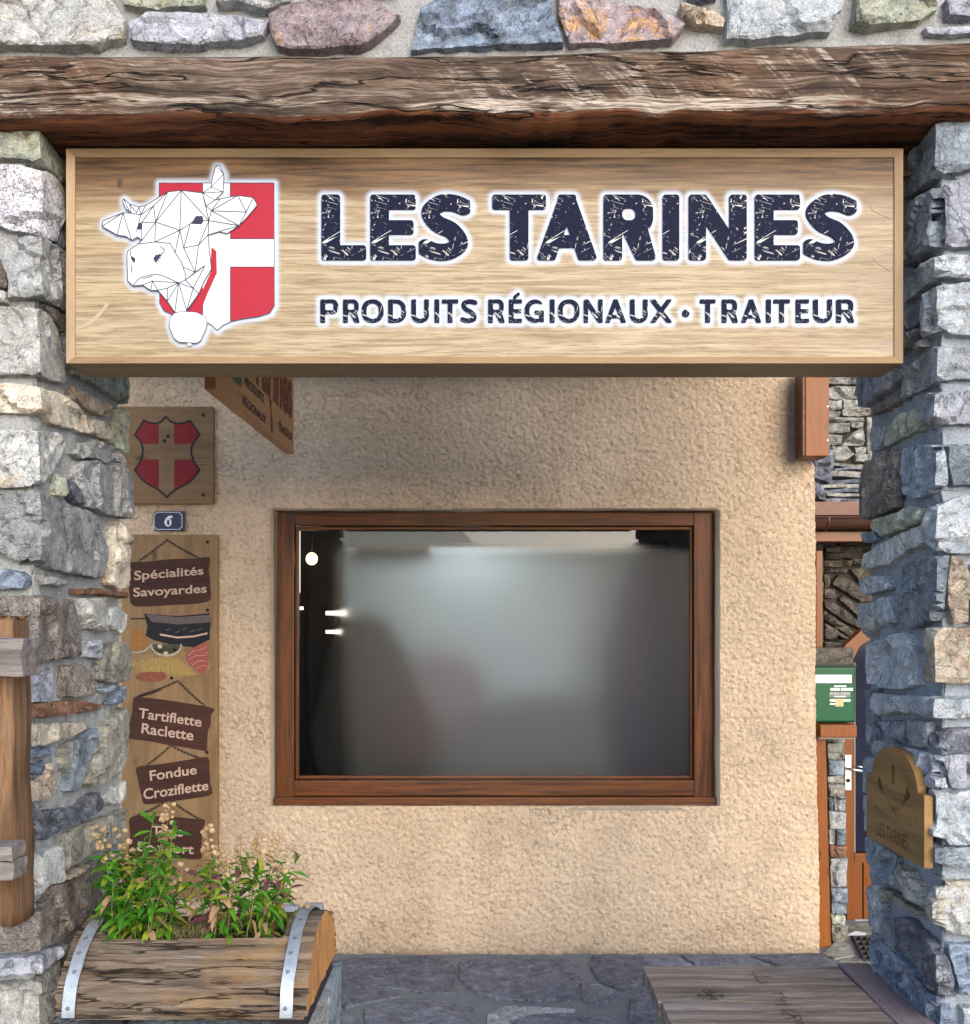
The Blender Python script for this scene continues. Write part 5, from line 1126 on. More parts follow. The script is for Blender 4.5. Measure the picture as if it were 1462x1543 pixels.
for Q in coursed(2.55, 4.1, 2.4, 4.5, .05, .13, .15, .4, .02)+coursed(1.7, 2.55, 3.25, 4.5, .05, .12, .15, .35, .02):
    o = stone(Q, lambda u, v, h=0: (u, 6.0-h, v), SM['dry'], nb, H=.02, step=.04, seed=random.random()*70, crease=False, facet=.3)
    if o: fixflip(o, (0, -1, 0))
# roof edge slates, each its own slab
for i, (x0_, y0_, x1_, y1_, d) in enumerate(((185, 484, 372, 500, 5.85), (200, 508, 372, 522, 5.75), (190, 524, 372, 556, 5.66), (100, 568, 372, 590, 5.56), (140, 592, 372, 612, 5.5), (125, 618, 372, 640, 5.43), (160, 646, 372, 664, 5.38), (150, 668, 372, 688, 5.32))):
    (pa, qa), (pb_, qb) = q1((x0_, y0_)), q1((x1_, y1_))
    roughbox('slate', (pa-CX)*d/F, (pb_-CX)*d/F+1.2, d, d+.5, EYE+(HY-qb)*d/F, EYE+(HY-qb)*d/F+(qb-qa)*d/F*.85, SM['slate' if i % 2 else 'dry'], nb, .05, .012, 6, i*3.)
fl_ = [(95, 450), (175, 380), (198, 460), (190, 560), (175, 585), (130, 570), (98, 560)]
flat_stone(fl_, q1, 5.3, 'slate', .01, nm='slate')
flat_stone([(98, 590), (140, 600), (160, 680), (120, 672), (98, 640)], q1, 5.3, 'slate', .01, nm='slate')
GUT = plain('brown metal gutter', (.115, .06, .048), .42, .2, var=.15)
gz = EYE+(HY-797)*5.15/F
gv, gf_ = [], []
prof = [(5.15+.055*math.sin(t_), gz+.055-.055*math.cos(t_)+0.) for t_ in np.linspace(-math.pi/2, math.pi/2, 14)]
for x in (1.62, 4.2):
    for y, z in prof: gv.append((x, y, z))
for k in range(13): gf_.append((k, k+1, 14+k+1, 14+k))
g_ = mk('gutter', gv, gf_, GUT, nb, True); so = g_.modifiers.new('s', 'SOLIDIFY'); so.thickness = .003
tube('gutter_bead', [(1.62, 5.093, gz+.056), (4.2, 5.093, gz+.056)], .007, GUT, nb)
gbx = 1249*1-CX; tube('gutter_bracket', [(gbx*5.1/F, 5.088, gz+.06), (gbx*5.1/F, 5.10, gz+.02), (gbx*5.1/F, 5.15, gz-.008)], .008, GUT, nb)
box('fascia', 1.6, 4.2, 5.22, 5.26, EYE+(HY-776)*5.22/F, EYE+(HY-756)*5.22/F, GUT, nb)
OW = wood('orange door timber', (.19, .058, .008), (.12, .034, .005), (.06, .018, .008), 2, 1, 1, .4, .25, knots=1, coat=.2); OWH = wood('orange door timber across', (.19, .058, .008), (.12, .034, .005), (.06, .018, .008), 0, 1, 1, .4, .25, coat=.2)
box('fascia', 1.6, 4.2, 5.2, 5.26, EYE+(HY-816)*5.2/F, EYE+(HY-801)*5.2/F, OWH, nb, .003)
box('soffit', 1.6, 4.2, 5.27, 6.0, EYE+(HY-812)*5.2/F, EYE+(HY-812)*5.2/F+.03, WBR, nb)
# dark wall with a fan of stones over the door
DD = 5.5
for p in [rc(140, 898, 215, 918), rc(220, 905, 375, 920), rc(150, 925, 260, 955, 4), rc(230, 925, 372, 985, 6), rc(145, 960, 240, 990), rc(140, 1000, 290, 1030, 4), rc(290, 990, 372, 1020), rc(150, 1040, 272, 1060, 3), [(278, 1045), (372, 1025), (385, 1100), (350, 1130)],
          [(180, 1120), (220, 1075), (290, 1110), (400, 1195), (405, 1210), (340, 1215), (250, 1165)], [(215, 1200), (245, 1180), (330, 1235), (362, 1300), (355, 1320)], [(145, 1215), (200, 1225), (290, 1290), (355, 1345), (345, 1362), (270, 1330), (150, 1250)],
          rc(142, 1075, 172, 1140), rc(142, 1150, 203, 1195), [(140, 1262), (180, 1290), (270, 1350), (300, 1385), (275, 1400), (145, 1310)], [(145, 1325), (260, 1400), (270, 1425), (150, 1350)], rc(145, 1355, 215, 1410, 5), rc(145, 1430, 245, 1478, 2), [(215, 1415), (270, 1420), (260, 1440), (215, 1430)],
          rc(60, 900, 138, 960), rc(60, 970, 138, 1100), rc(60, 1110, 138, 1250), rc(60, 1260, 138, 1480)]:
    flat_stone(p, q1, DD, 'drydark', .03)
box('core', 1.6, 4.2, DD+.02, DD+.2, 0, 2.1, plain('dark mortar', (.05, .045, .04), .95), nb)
q3 = lambda p: (1210+p[0]/3.214, 980+p[1]/3.214)
dd = 5.3
dr = mk('door', [((x-CX)*dd/F, dd-h, EYE+(HY-y)*dd/F) for h in (0, -.05) for x, y in [q3(p) for p in ((188, 60), (245, 60), (250, 1310), (215, 1310))]], [(0, 3, 2, 1), (4, 5, 6, 7), (0, 1, 5, 4), (1, 2, 6, 5), (2, 3, 7, 6), (3, 0, 4, 7)], OW, nb)
def dbox(nm, x0_, y0_, x1_, y1_, dep0, dep1, mat, b=.003, par=None, dd=dd):
    (pa, qa), (pb_, qb) = q3((x0_, y0_)), q3((x1_, y1_)); return box(nm, (pa-CX)*dd/F, (pb_-CX)*dd/F, dd-dep1, dd-dep0, EYE+(HY-qb)*dd/F, EYE+(HY-qa)*dd/F, mat, par or dr, b)
dbox('rail', 250.5, 985, 640, 1030, -.04, 0, OWH); dbox('panel', 250.5, 1032, 291, 1303, -.04, -.008, OW); dbox('panel', 297, 1032, 420, 1303, -.04, -.008, OW); dbox('panel', 426, 1032, 640, 1303, -.04, -.008, OW)
dbox('rail', 250.5, 1303.5, 640, 1312, -.04, .004, plain('grey weather strip', (.3, .29, .3), .5))
DG = plain('dark door glass', (.012, .014, .028), .06, var=.3, sc_=4); dbox('pane', 252, -60, 640, 978, -.03, -.02, DG, 0)
dbox('bead', 250.5, 60, 253.5, 980, -.02, .0, plain('pale glazing bead', (.42, .38, .3), .5), .0)
arch_pts = [q1(p) for p in ((236, 1475), (262, 1440), (300, 1405), (345, 1362), (410, 1400), (372, 1422), (330, 1452), (292, 1530), (286, 1560), (262, 1560))]
vs = [((x-CX)*dd/F, dd-h, EYE+(HY-y)*dd/F) for h in (.012, -.06) for x, y in arch_pts]; k = len(arch_pts)
mk('arch_frame', vs, [tuple(range(k))[::-1], tuple(range(k, 2*k))]+[(i, (i+1) % k, k+(i+1) % k, k+i) for i in range(k)], OW, dr)
STL = plain('brushed steel', (.62, .61, .58), .3, .9, var=.05)
hp = dbox('handle', 200, 506, 232, 677, .0, .012, STL, .003)
def q3p(x, y, h): px, py = q3((x, y)); return ((px-CX)*dd/F, dd-h, EYE+(HY-py)*dd/F)
tube('handle', [q3p(210, 568, .01), q3p(212, 568, .05), q3p(225, 570, .06), q3p(300, 581, .06)], .008, STL, dr)
tube('handle', [q3p(252, 558, .03), q3p(288, 563, .03)], .006, STL, dr)
tube('keyhole', [q3p(215, 628, .011), q3p(215, 628, .016)], .011, BLK, dr)
# door post strip, stone pier, capping under the mailbox
box('door_post', (1230-CX)*5.2/F, (1240-CX)*5.2/F, 5.2, 5.25, EYE+(HY-985)*5.2/F, EYE+(HY-830)*5.2/F, OW, nb, .003)
pr = thing('stone_pier', (1.75, 5.0, 0), 'narrow stone pier below the green mailbox, between the orange post and the door', 'pier')
dq = 4.95
box('core', (1240-CX)*dq/F, (1273-CX)*dq/F, dq+.03, dq+.3, 0, EYE+(HY-1108)*dq/F, plain('pier mortar', (.2, .2, .19), .95), pr)
px0 = 112
for p in [(112, 420, 195, 440), (112, 445, 196, 525), (118, 530, 195, 600), (112, 605, 196, 642), (117, 645, 197, 704), (118, 710, 142, 775), (146, 702, 204, 772), (120, 778, 203, 860), (122, 866, 152, 935), (156, 864, 203, 938), (124, 942, 204, 996), (126, 1004, 208, 1140), (130, 1146, 210, 1270), (132, 1276, 200, 1320), (134, 1324, 210, 1428)]:
    Q = [((x-CX)*dq/F, EYE+(HY-y)*dq/F) for x, y in densify([q3(u) for u in rc(*p, random.uniform(-4, 4))], 2)]
    o = stone(Q, lambda u, v, h=0: (u, dq-h, v), SM[random.choice(['olive', 'grey', 'palegreen', 'bluegrey']) if p[1] != 942 else 'rust'], pr, H=.03, seed=random.random()*60, step=.012, crease=False, facet=.3, jit=.003, edge=.012)
    if o: fixflip(o, (0, -1, 0))
po = thing('orange_post', (1.66, 4.87, 0), 'slim orange varnished post standing against the right edge of the beige wall', 'post')
d_ = 4.86; L_ = lambda x, y: ((q3((x, y))[0]-CX)*d_/F, EYE+(HY-q3((x, y))[1])*d_/F)
(ax_, az_), (bx2, bz2), (cx_, cz_), (ex_, ez_) = L_(60, 418), L_(110, 418), L_(136, 1448), L_(70, 1448)
vs = [(x, y, z) for y in (d_, d_+.09) for x, z in ((ax_, az_), (bx2, bz2), (cx_, cz_), (ex_, ez_))]
mk('post', vs, [(0, 3, 2, 1), (4, 5, 6, 7), (0, 1, 5, 4), (1, 2, 6, 5), (2, 3, 7, 6), (3, 0, 4, 7)], CBD, po)
dbox('top_shelf', 40, 348, 211, 405, 0, .14, CBD, .004, po, 4.93); dbox('shelf_cap', 40, 407, 206, 416, 0, .12, plain('grey shelf edge', (.3, .28, .25), .7), .002, po, 4.93)
dbox('stone_block', 20, -15, 212, 68, 0, .1, SM['drydark'], .008, po, 5.02)
# mailbox
ml = thing('mailbox', (1.7, 4.85, 1.13), 'green metal mailbox with white paper stickers at the right edge of the beige wall', 'mailbox')
dm = 4.86; q3m = lambda x, y: q3((x, y))
GRN = plain('green enamel', (.003, .078, .032), .3, var=.08, sc_=6); GRD = plain('dark green edge', (.004, .03, .016), .4)
X_ = lambda x: (q3((x, 0))[0]-CX)*dm/F
Z_ = lambda y: EYE+(HY-q3((0, y))[1])*dm/F
box('body', X_(30), X_(256), dm+.006, dm+.13, Z_(350), Z_(76), GRD, ml, .004); box('front', X_(34), X_(249), dm-.004, dm+.006, Z_(344), Z_(84), GRN, ml, .006)
box('lid', X_(30), X_(262), dm-.004, dm+.14, Z_(80), Z_(73), GRD, ml, .002)
fm2 = FR(dm-.004); PAP = plain('white paper', (.72, .72, .72), .8, var=.08); BEI = plain('beige sticker', (.5, .4, .22), .7)
def stick(nm, x0_, y0_, x1_, y1_, m, h=.0012): 
    a_, b_ = q3((x0_, y0_)), q3((x1_, y1_)); return shape(nm, s_rect(*a_, *b_, .2), (a_[0]-1, a_[1]-1, b_[0]+1, b_[1]+1), fm2, m, ml, .5, h)
stick('paper', 40, 118, 236, 158, PAP); [stick('paper_line', 40, y, 234, y+2, plain('grey print', (.35, .35, .38), .7), .0018) for y in (128, 140)]
stick('sticker', 150, 170, 210, 177, PAP); stick('sticker', 133, 182, 180, 195, PAP); stick('sticker', 184, 182, 242, 195, PAP); stick('name_plate', 127, 201, 230, 228, plain('grey plate', (.16, .17, .16), .5)); 
text_quad('lettering', 'M. B A TARIN', [q3((132, 214)), q3((226, 214)), q3((226, 204)), q3((132, 204))], fm2, PAP, ml, 0, .002)
stick('sticker', 152, 220, 208, 226, PAP, .0016); stick('sticker', 130, 236, 230, 248, PAP); stick('sticker', 130, 256, 160, 263, PAP); stick('yellow_sticker', 156, 234, 196, 272, BEI, .002)
# drain grate, litter
gr_ = thing('drain_grate', (2.0, 4.85, 0), 'square dark metal drain grate in the paving by the right pillar', 'grate')
g0 = GR(.012); IR = plain('dark cast iron', (.10, .095, .09), .6, .5, var=.3)
ga, gb, gc, gd = (1286, 1410), (1360, 1411), (1380, 1449), (1304, 1447)
def glerp(u, v): return tuple((ga[k]*(1-u)+gb[k]*u)*(1-v)+(gd[k]*(1-u)+gc[k]*u)*v for k in (0, 1))
def gbar(u0, v0, u1, v1, w_):
    p, q = Vector(g0(*glerp(u0, v0))), Vector(g0(*glerp(u1, v1))); t_ = (q-p).normalized(); n_ = Vector((-t_.y, t_.x, 0))*w_
    vs = [p-n_, p+n_, q+n_, q-n_]; vs += [v-Vector((0, 0, .012)) for v in vs]; mk('bar', vs, [(0, 1, 2, 3)]+[(i, i+4, (i+1) % 4+4, (i+1) % 4) for i in range(4)], IR, gr_)
for k in range(9): gbar(k/8, 0, k/8, 1, .004)
for k in range(6): gbar(0, k/5, 1, k/5, .0055)
pq = [Vector(GR(.003)(*glerp(u, v))) for u, v in ((0, 0), (1, 0), (1, 1), (0, 1))]; mk('pit', pq, [(0, 1, 2, 3)], BLK, gr_)
lt = mk('paper_scrap', [GR(.01)(x, y, h) for x, y, h in ((1277, 1408, 0), (1290, 1405, .008), (1306, 1407, .004), (1304, 1411, .006), (1288, 1410, 0), (1278, 1411, .004))], [(0, 1, 4, 5), (1, 2, 3, 4)], PAP); tag(lt, 'small white paper scrap lying beside the drain grate', 'litter')
# small grey boxes at the foot of the wall behind the planter
for i, (a0, a1, b0, b1) in enumerate(((431, 453, 1362, 1384), (461, 488, 1360, 1388))):
    o = box('wall_box', hx(a0), hx(a1), DH-.05, DH+.02, hz(b1), hz(b0), plain('grey plastic box', (.27, .31, .36), .5), None, .006); tag(o, ('left' if i == 0 else 'right')+' one of two small grey boxes low on the beige wall behind the planter', 'box', 'grey wall boxes')
# ------------------------------------------------------------------ low stone walls at the foot of each pillar
def lowwall(x0_, x1_, lab, ztop, seed):
    random.seed(seed); t_ = thing('low_stone_wall', ((x0_+x1_)/2, 2.6, 0), lab, 'wall'); box('core', x0_+.03, x1_-.03, 2.42, 2.8, 0, ztop-.02, MORT, t_)
    z = 0
    while z < ztop-.01:
        h = min(random.uniform(.1, .17), ztop-z); h = h if ztop-z-h > .07 else ztop-z; x = x0_
        while x < x1_-.01:
            w_ = random.uniform(.18, .3); w_ = w_ if x1_-x-w_ > .12 else x1_-x
            for ya, yb_ in ((2.37, 2.60), (2.605, 2.85)): roughbox('stone', x+.004, x+w_-.004, ya, yb_, z+.004, z+h-.004, SM[random.choice(['grey', 'bluegrey', 'paleblue', 'olive'])], t_, .03, .012, 7, random.random()*40)
            x += w_
        z += h
lowwall(-1.1, -.43, 'low stone wall carrying the log planter', .64, 3)
lowwall(.475, 1.1, 'low stone wall under the plank bench top on the right', .595, 4)
# bench top
BW = wood('weathered grey bench plank', (.13, .10, .085), (.27, .235, .215), (.05, .033, .028), 0, 1.2, 1.6, .65, .9, pale=(.46, .42, .37)); BWY = wood('weathered dark bench plank', (.13, .10, .11), (.21, .18, .20), (.06, .045, .05), 1, .9, 1, .55, .5, pale=(.38, .36, .42))
bt = thing('bench_top', (.78, 2.6, .6), 'weathered plank bench top with carved star and letters beside the right pillar', 'bench')
roughbox('plank', .445, 1.008, 2.553, 2.812, .60, .64, BW, bt, .025, .004, 5, 1.); roughbox('plank', .452, 1.012, 2.32, 2.548, .60, .64, BW, bt, .025, .004, 5, 2.); roughbox('plank', 1.014, 1.105, 2.32, 2.83, .602, .642, BWY, bt, .025, .004, 5, 3.)
gb_ = GR(.643); CARV = plain('dark carved groove', (.04, .028, .022), .9)
n3 = lambda *p: [(960+x/2.912, 1420+y/2.912) for x, y in p]
star = [s_line(n3((262, 232), (385, 232)), 1.1), s_line(n3((290, 212), (355, 250)), 1.), s_line(n3((355, 212), (285, 250)), 1.), s_line(n3((318, 205), (330, 256)), 1.), s_line(n3((270, 222), (282, 232), (268, 242)), .8), s_line(n3((378, 222), (366, 232), (380, 242)), .8), s_line(n3((300, 205), (318, 216), (338, 207)), .8), s_line(n3((305, 255), (326, 245), (350, 254)), .8)]
shape('carving', U_(*star), (*n3((250, 198))[0], *n3((400, 262))[0]), gb_, CARV, bt, .35, 0)
let = [s_line(n3((507, 130), (530, 165), (548, 180), (575, 172)), .9), s_line(n3((525, 152), (590, 152)), .8), s_line(n3((630, 215), (650, 245)), .9), s_line(n3((585, 226), (640, 222)), .8), s_line(n3((605, 258), (660, 255)), .8), s_line(n3((630, 240), (655, 272)), .8), s_line(n3((612, 272), (675, 270)), .8), s_line(n3((630, 296), (692, 296)), .9), s_line(n3((640, 318), (650, 300)), .8), s_line(n3((655, 310), (700, 330), (650, 335)), .9), s_line(n3((680, 322), (720, 320)), .9), s_line(n3((690, 345), (725, 340), (715, 322)), .9), s_line(n3((700, 358), (735, 356)), .9)]
shape('carving', U_(*let), (*n3((500, 120))[0], *n3((745, 372))[0]), gb_, CARV, bt, .35, 0)
# ------------------------------------------------------------------ arched wooden plaque on the right pillar's inner face
pq_ = thing('arched_plaque', (1.08, 2.573, 1.03), 'arched wooden plaque with cut-out shapes and carved name on the right stone pillar', 'plaque')
PW = wood('brown oiled plaque', (.20, .115, .04), (.28, .165, .065), (.08, .04, .015), 1, 1.3, 1, .5, .35); 
iv = inv(1.07); ip = lambda *p: [iv(*u) for u in p]
i5 = lambda x, y: (1290+x/5.145, 1020+y/5.145)
bd = U_(s_rect(2.39, 1.03, 2.756, 1.211, .004), I_(s_ell(2.573, 1.205, .147, .100), s_rect(2., 1.15, 3., 2)))
holes = U_(s_poly(ip(i5(266, 680), i5(300, 690), i5(296, 825), i5(274, 840))), s_poly(ip(i5(180, 765), i5(164, 826), i5(198, 826))), s_poly(ip(i5(168, 832), i5(198, 832), i5(217, 925))), s_poly(ip(i5(396, 845), i5(421, 925), i5(352, 1002))))
h2 = U_(s_ell(*iv(*i5(465, 1107)), .0035, .004), s_ell(*iv(*i5(425, 1140)), .003, .004), s_ell(*iv(*i5(155, 1008)), .004, .004))
brd = shape('board', M_(M_(bd, holes), h2), (2.38, 1.02, 2.77, 1.31), lambda y, z, h=0: (1.07-h, y, z), PW, pq_, .0022, 0, .021)
box('backing', 1.092, 1.10, 2.43, 2.72, 1.05, 1.25, plain('dark backing', (.07, .045, .03), .9), pq_)
GRV = plain('dark engraved line', (.06, .03, .012), .9)
text_quad('lettering', 'LES TARINES', [i5(165, 1222), i5(403, 1345), i5(403, 1228), i5(165, 1122)], SD(1.07, 1), GRV, pq_, -.012, .0008)
mp7 = SD(1.07, 1)
shape('carving', U_(*[s_line([i5(*a_), i5(*b_)], .55) for a_, b_ in (((250, 1000), (335, 1050)), ((290, 985), (300, 1065)), ((325, 1000), (270, 1050)), ((245, 1030), (350, 1020)), ((262, 985), (320, 1070)), ((340, 1060), (430, 1095)))]), (*i5(235, 970), *i5(440, 1105)), mp7, GRV, pq_, .4, .0008)
# ------------------------------------------------------------------ timber frame at the left edge
TP = wood('weathered brown post', (.095, .05, .024), (.21, .125, .07), (.025, .013, .007), 2, 1.1, 1.6, .8, 1., knots=1.3); TG = wood('silvered plank', (.13, .115, .11), (.27, .245, .23), (.03, .025, .022), 0, 1.4, 1.6, .85, 1.)
tf = thing('timber_stand', (-1.12, 2.14, 0), 'rustic timber post with grey planks at the left edge, in front of the stone pillar', 'post')
lx = lambda p, d: (p-CX)*d/F; lz = lambda p, d: EYE+(HY-p)*d/F
def postmesh():
    vs, fs = [], []; d = 2.2; n = 60
    for j in range(n+1):
        q = j/n; z = lz(1374, d)+(lz(921, d)-lz(1374, d))*q; xr = lx(39-6*q, d)+noise.noise(Vector((z*9, 1, 1)))*.004; xl = lx(-34, d)
        for k in range(24):
            an = 2*math.pi*k/24; sx_ = np.sign(math.cos(an))*abs(math.cos(an))**.35; sy_ = np.sign(math.sin(an))*abs(math.sin(an))**.35
            x = (xl+xr)/2+(xr-xl)/2*sx_; y = d+.055*sy_; nn = (noise.noise_vector(Vector((x*18, y*18, z*4)))*.007+noise.noise_vector(Vector((x*60, y*60, z*7)))*.003); vs.append((x+nn.x, y+nn.y, z+(.02*(x-xl)/(xr-xl)*-1 if j in (0, n) else 0)))
    for j in range(n):
        for k in range(24): fs.append((j*24+k, j*24+(k+1) % 24, (j+1)*24+(k+1) % 24, (j+1)*24+k))
    fs += [tuple(range(24))[::-1], tuple(range(n*24, n*24+24))]; mk('post', vs, fs, TP, tf, True)
postmesh()
def plank(nm, pts, d, th, mat, seed):     # a plank whose outline is given as photo points at distance d, th deep
    q = densify(pts, 4); vs = []; k = len(q)
    for y in (d, d+th):
        for x, z in q:
            nn = noise.noise(Vector((x*.3, z*.5, seed)))*.006+noise.noise(Vector((x*.1, z*1.3, seed)))*.006; vs.append((lx(x, d)+nn*.6, y+nn, lz(z, d)))
    o = mk(nm, vs, [tuple(range(k))[::-1], tuple(range(k, 2*k))]+[(i, (i+1) % k, k+(i+1) % k, k+i) for i in range(k)], mat, tf); return o
roughbox('plank', lx(-90, 2.08), lx(41, 2.08), 2.06, 2.14, lz(1018, 2.08), lz(962, 2.08), TG, tf, .008, .006, 12, 2., (1, 3, 5))
roughbox('plank', lx(-90, 2.1), lx(25, 2.1), 2.08, 2.14, lz(1294, 2.1), lz(1272, 2.1), TG, tf, .008, .004, 12, 5., (1, 3, 5)); roughbox('plank', lx(-90, 2.1), lx(27, 2.1), 2.08, 2.14, lz(1322, 2.1), lz(1296, 2.1), TG, tf, .008, .004, 12, 7., (1, 3, 5))
# ------------------------------------------------------------------ log planter
XA, XB, YC, ZB, AY, HZ = -1.055, -.443, 2.58, .682, .226, .178
pl = thing('log_planter', (-.75, YC, .64), 'hollowed half log planter with two metal straps, on the low wall at the left', 'planter')
def logmat():
    m, t, b = newmat('weathered log wood'); v = mapn(t, (1.8, 34, 34), rnd=False); g = nz(t, v, 1, 10, .75, .7); g2 = nz(t, mapn(t, (7, 210, 210), rnd=False), 1, 4, .8); o = mapn(t, rnd=False); pt = nz(t, mapn(t, (2.2, 9, 9), rnd=False), 1, 4, .6, .6)
    col = mix(t, ramp(t, [(.33, 0), (.62, 1)], g).outputs[0], (.036, .024, .017), (.24, .185, .14)); col = mix(t, ramp(t, [(.5, 0), (.68, .7)], pt).outputs[0], col, (.30, .18, .075))
    col = mix(t, ramp(t, [(.6, 0), (.7, .8)], g2).outputs[0], col, (.045, .03, .022)); col = mix(t, ramp(t, [(.58, 0), (.72, .7)], nz(t, v, 1.9, 6, .7, .4)).outputs[0], col, (.38, .34, .30))
    crk = mth(t, 'ABSOLUTE', mth(t, 'SUBTRACT', nz(t, mapn(t, (1.1, 20, 20), rnd=False), 1, 4, .55, .25), .5)); ck = ramp(t, [(0, 0), (.006, .35), (.014, 1)], crk).outputs[0]; col = mix(t, .9, col, mix(t, 1., col, ck, 'MULTIPLY'))
    t.links.new(col, b.inputs['Base Color']); b.inputs['Roughness'].default_value = .8; p = bump(t, None, ck, 1., .008); p = bump(t, None, g, 1., .014, p); bump(t, b, g2, .6, .003, p); return m
LG = logmat(); EG = wood('orange end grain', (.33, .15, .05), (.42, .22, .085), (.08, .035, .015), 2, 1.6, 1.2, .8, .9)
NT, NX = 72, 150; T1, T2 = math.acos((YC-2.462)/AY), math.acos((YC-2.72)/AY); CA, CBX = -.975, -.525
def lp_(x, t_, r=0):
    k = noise.noise(Vector((x*2.2, t_*5, 3)))*.010+noise.noise(Vector((x*5, t_*17, 8)))*.0045
    c = abs(noise.noise(Vector((x*1.1, t_*9.5, 21)))); k -= .014*max(0, 1-c/.06)
    st = min(1, min(abs(t_), abs(math.pi-t_))*6); k *= .5+.5*st
    return Vector((x, YC-(AY+k+r)*math.cos(t_), ZB+(HZ+k+r)*math.sin(t_)))
tr = sorted(set([math.pi*i/NT for i in range(NT+1)]+[T1, T2])); xr_ = sorted(set([XA+(XB-XA)*i/NX for i in range(NX+1)]+[CA, CBX]))
vs = []; fs = []
for i, x in enumerate(xr_):
    for t_ in tr:
        e = (noise.noise(Vector((1, t_*14, 2)))*.008 if i in (0, len(xr_)-1) else 0); p = lp_(x+(0 if 0 < i < len(xr_)-1 else 0), t_); p.x += e; vs.append(p)
m_ = len(tr)
for i in range(len(xr_)-1):
    for j in range(m_-1):
        cx_, ct = (xr_[i]+xr_[i+1])/2, (tr[j]+tr[j+1])/2
        if CA < cx_ < CBX and T1 < ct < T2: continue
        fs.append((i*m_+j, (i+1)*m_+j, (i+1)*m_+j+1, i*m_+j+1))
o = mk('log', vs, fs, LG, pl, True); fixflip(o, (0, -1, 1)); mark_sharp(o, 60)
for xe, nm, s_ in ((XB, 'end_face', 1), (XA, 'end_face', -1)):
    vs = []; fs = []; NRr = 10
    for k in range(NRr+1):
        for t_ in tr:
            p = lp_(xe, t_); q = 1-k/NRr; c = Vector((xe, YC, ZB)); r_ = c+(p-c)*q; r_.x += noise.noise(Vector((1, t_*14, 2)))*.008*(q > .99)+s_*(-.002+.006*noise.noise(Vector((r_.y*30, r_.z*9, 2)))); vs.append(r_)
    for k in range(NRr):
        for j in range(m_-1): fs.append((k*m_+j, k*m_+j+1, (k+1)*m_+j+1, (k+1)*m_+j))
    o = mk(nm, vs, fs, EG, pl); fixflip(o, (s_, 0, 0))
# cavity walls and soil
cw = []; cf = []
def quad(a_, b_, c, d): i = len(cw); cw.extend([a_, b_, c, d]); cf.append((i, i+1, i+2, i+3))
for i in range(len(xr_)-1):
    if CA-1e-6 <= xr_[i] < CBX-1e-6:
        for T in (T1, T2):
            p, q = lp_(xr_[i], T), lp_(xr_[i+1], T); quad(p, q, q-Vector((0, 0, .1)), p-Vector((0, 0, .1)))
for x in (CA, CBX):
    for j in range(m_-1):
        if T1-1e-6 <= tr[j] < T2-1e-6: p, q = lp_(x, tr[j]), lp_(x, tr[j+1]); e_ = .0; quad(p, q, Vector((q.x+e_, q.y, .72)), Vector((p.x+e_, p.y, .72)))
mk('hollow', cw, cf, LG, pl)
box('base', XA+.01, XB-.01, YC-AY+.01, YC+AY-.01, ZB-.012, ZB, LG, pl)
for bx0 in (-.98, -.53): box('bearer', bx0, bx0+.08, YC-.2, YC+.2, .641, ZB-.013, BLK, pl)
sv_ = []; sf = []; nx_, ny_ = 90, 52
for i in range(nx_+1):
    for j in range(ny_+1):
        x = CA+(CBX-CA)*i/nx_; y = 2.462+(2.72-2.462)*j/ny_; sv_.append((x, y, .805+.010*noise.noise(Vector((x*25, y*25, 1)))+.011*abs(noise.noise(Vector((x*90, y*90, 4))))+.02*math.exp(-((x+.76)/.07)**2-((y-2.6)/.06)**2)))
for i in range(nx_):
    for j in range(ny_): sf.append((i*(ny_+1)+j, (i+1)*(ny_+1)+j, (i+1)*(ny_+1)+j+1, i*(ny_+1)+j+1))
mk('soil', sv_, sf, plain('dark potting soil', (.035, .026, .02), .95, var=.9, sc_=70), pl)
GAL = plain('galvanised strap', (.34, .385, .44), .45, .6, var=.22, sc_=45); NH = plain('nail head', (.16, .17, .19), .5, .6)
for xs_, t0 in ((-1.018, 1), (-.4915, 1)):
    vs = []; fs = []; ts = [math.pi*(i/60)*.8 for i in range(61)]
    for t_ in ts:
        p = Vector((xs_, YC-(AY+.008)*math.cos(t_), ZB+(HZ+.008)*math.sin(t_)))
        n_ = Vector((0, -math.cos(t_), math.sin(t_))).normalized()*.0025; k_ = noise.noise(Vector((t_*4, xs_, 0)))*.002; vs += [p+Vector((-.0155+k_, 0, 0)), p+Vector((-.0155+k_, 0, 0))+n_, p+Vector((.0155+k_, 0, 0))+n_, p+Vector((.0155+k_, 0, 0))]
    for i in range(60):
        for k in range(4): fs.append((i*4+k, i*4+(k+1) % 4, (i+1)*4+(k+1) % 4, (i+1)*4+k))
    fs.append((0, 1, 2, 3)); s_ = mk('strap', vs, fs, GAL, pl)
    for t_ in (.12, .55, .78, .98, 1.3):
        p = Vector((xs_+random.uniform(-.003, .003), YC-(AY+.011)*math.cos(t_), ZB+(HZ+.011)*math.sin(t_))); n_ = Vector((0, -math.cos(t_), math.sin(t_))).normalized(); tube('nail', [p-n_*.002, p+n_*.0015, p+n_*.002], [.005, .005, .003], NH, s_, 10)
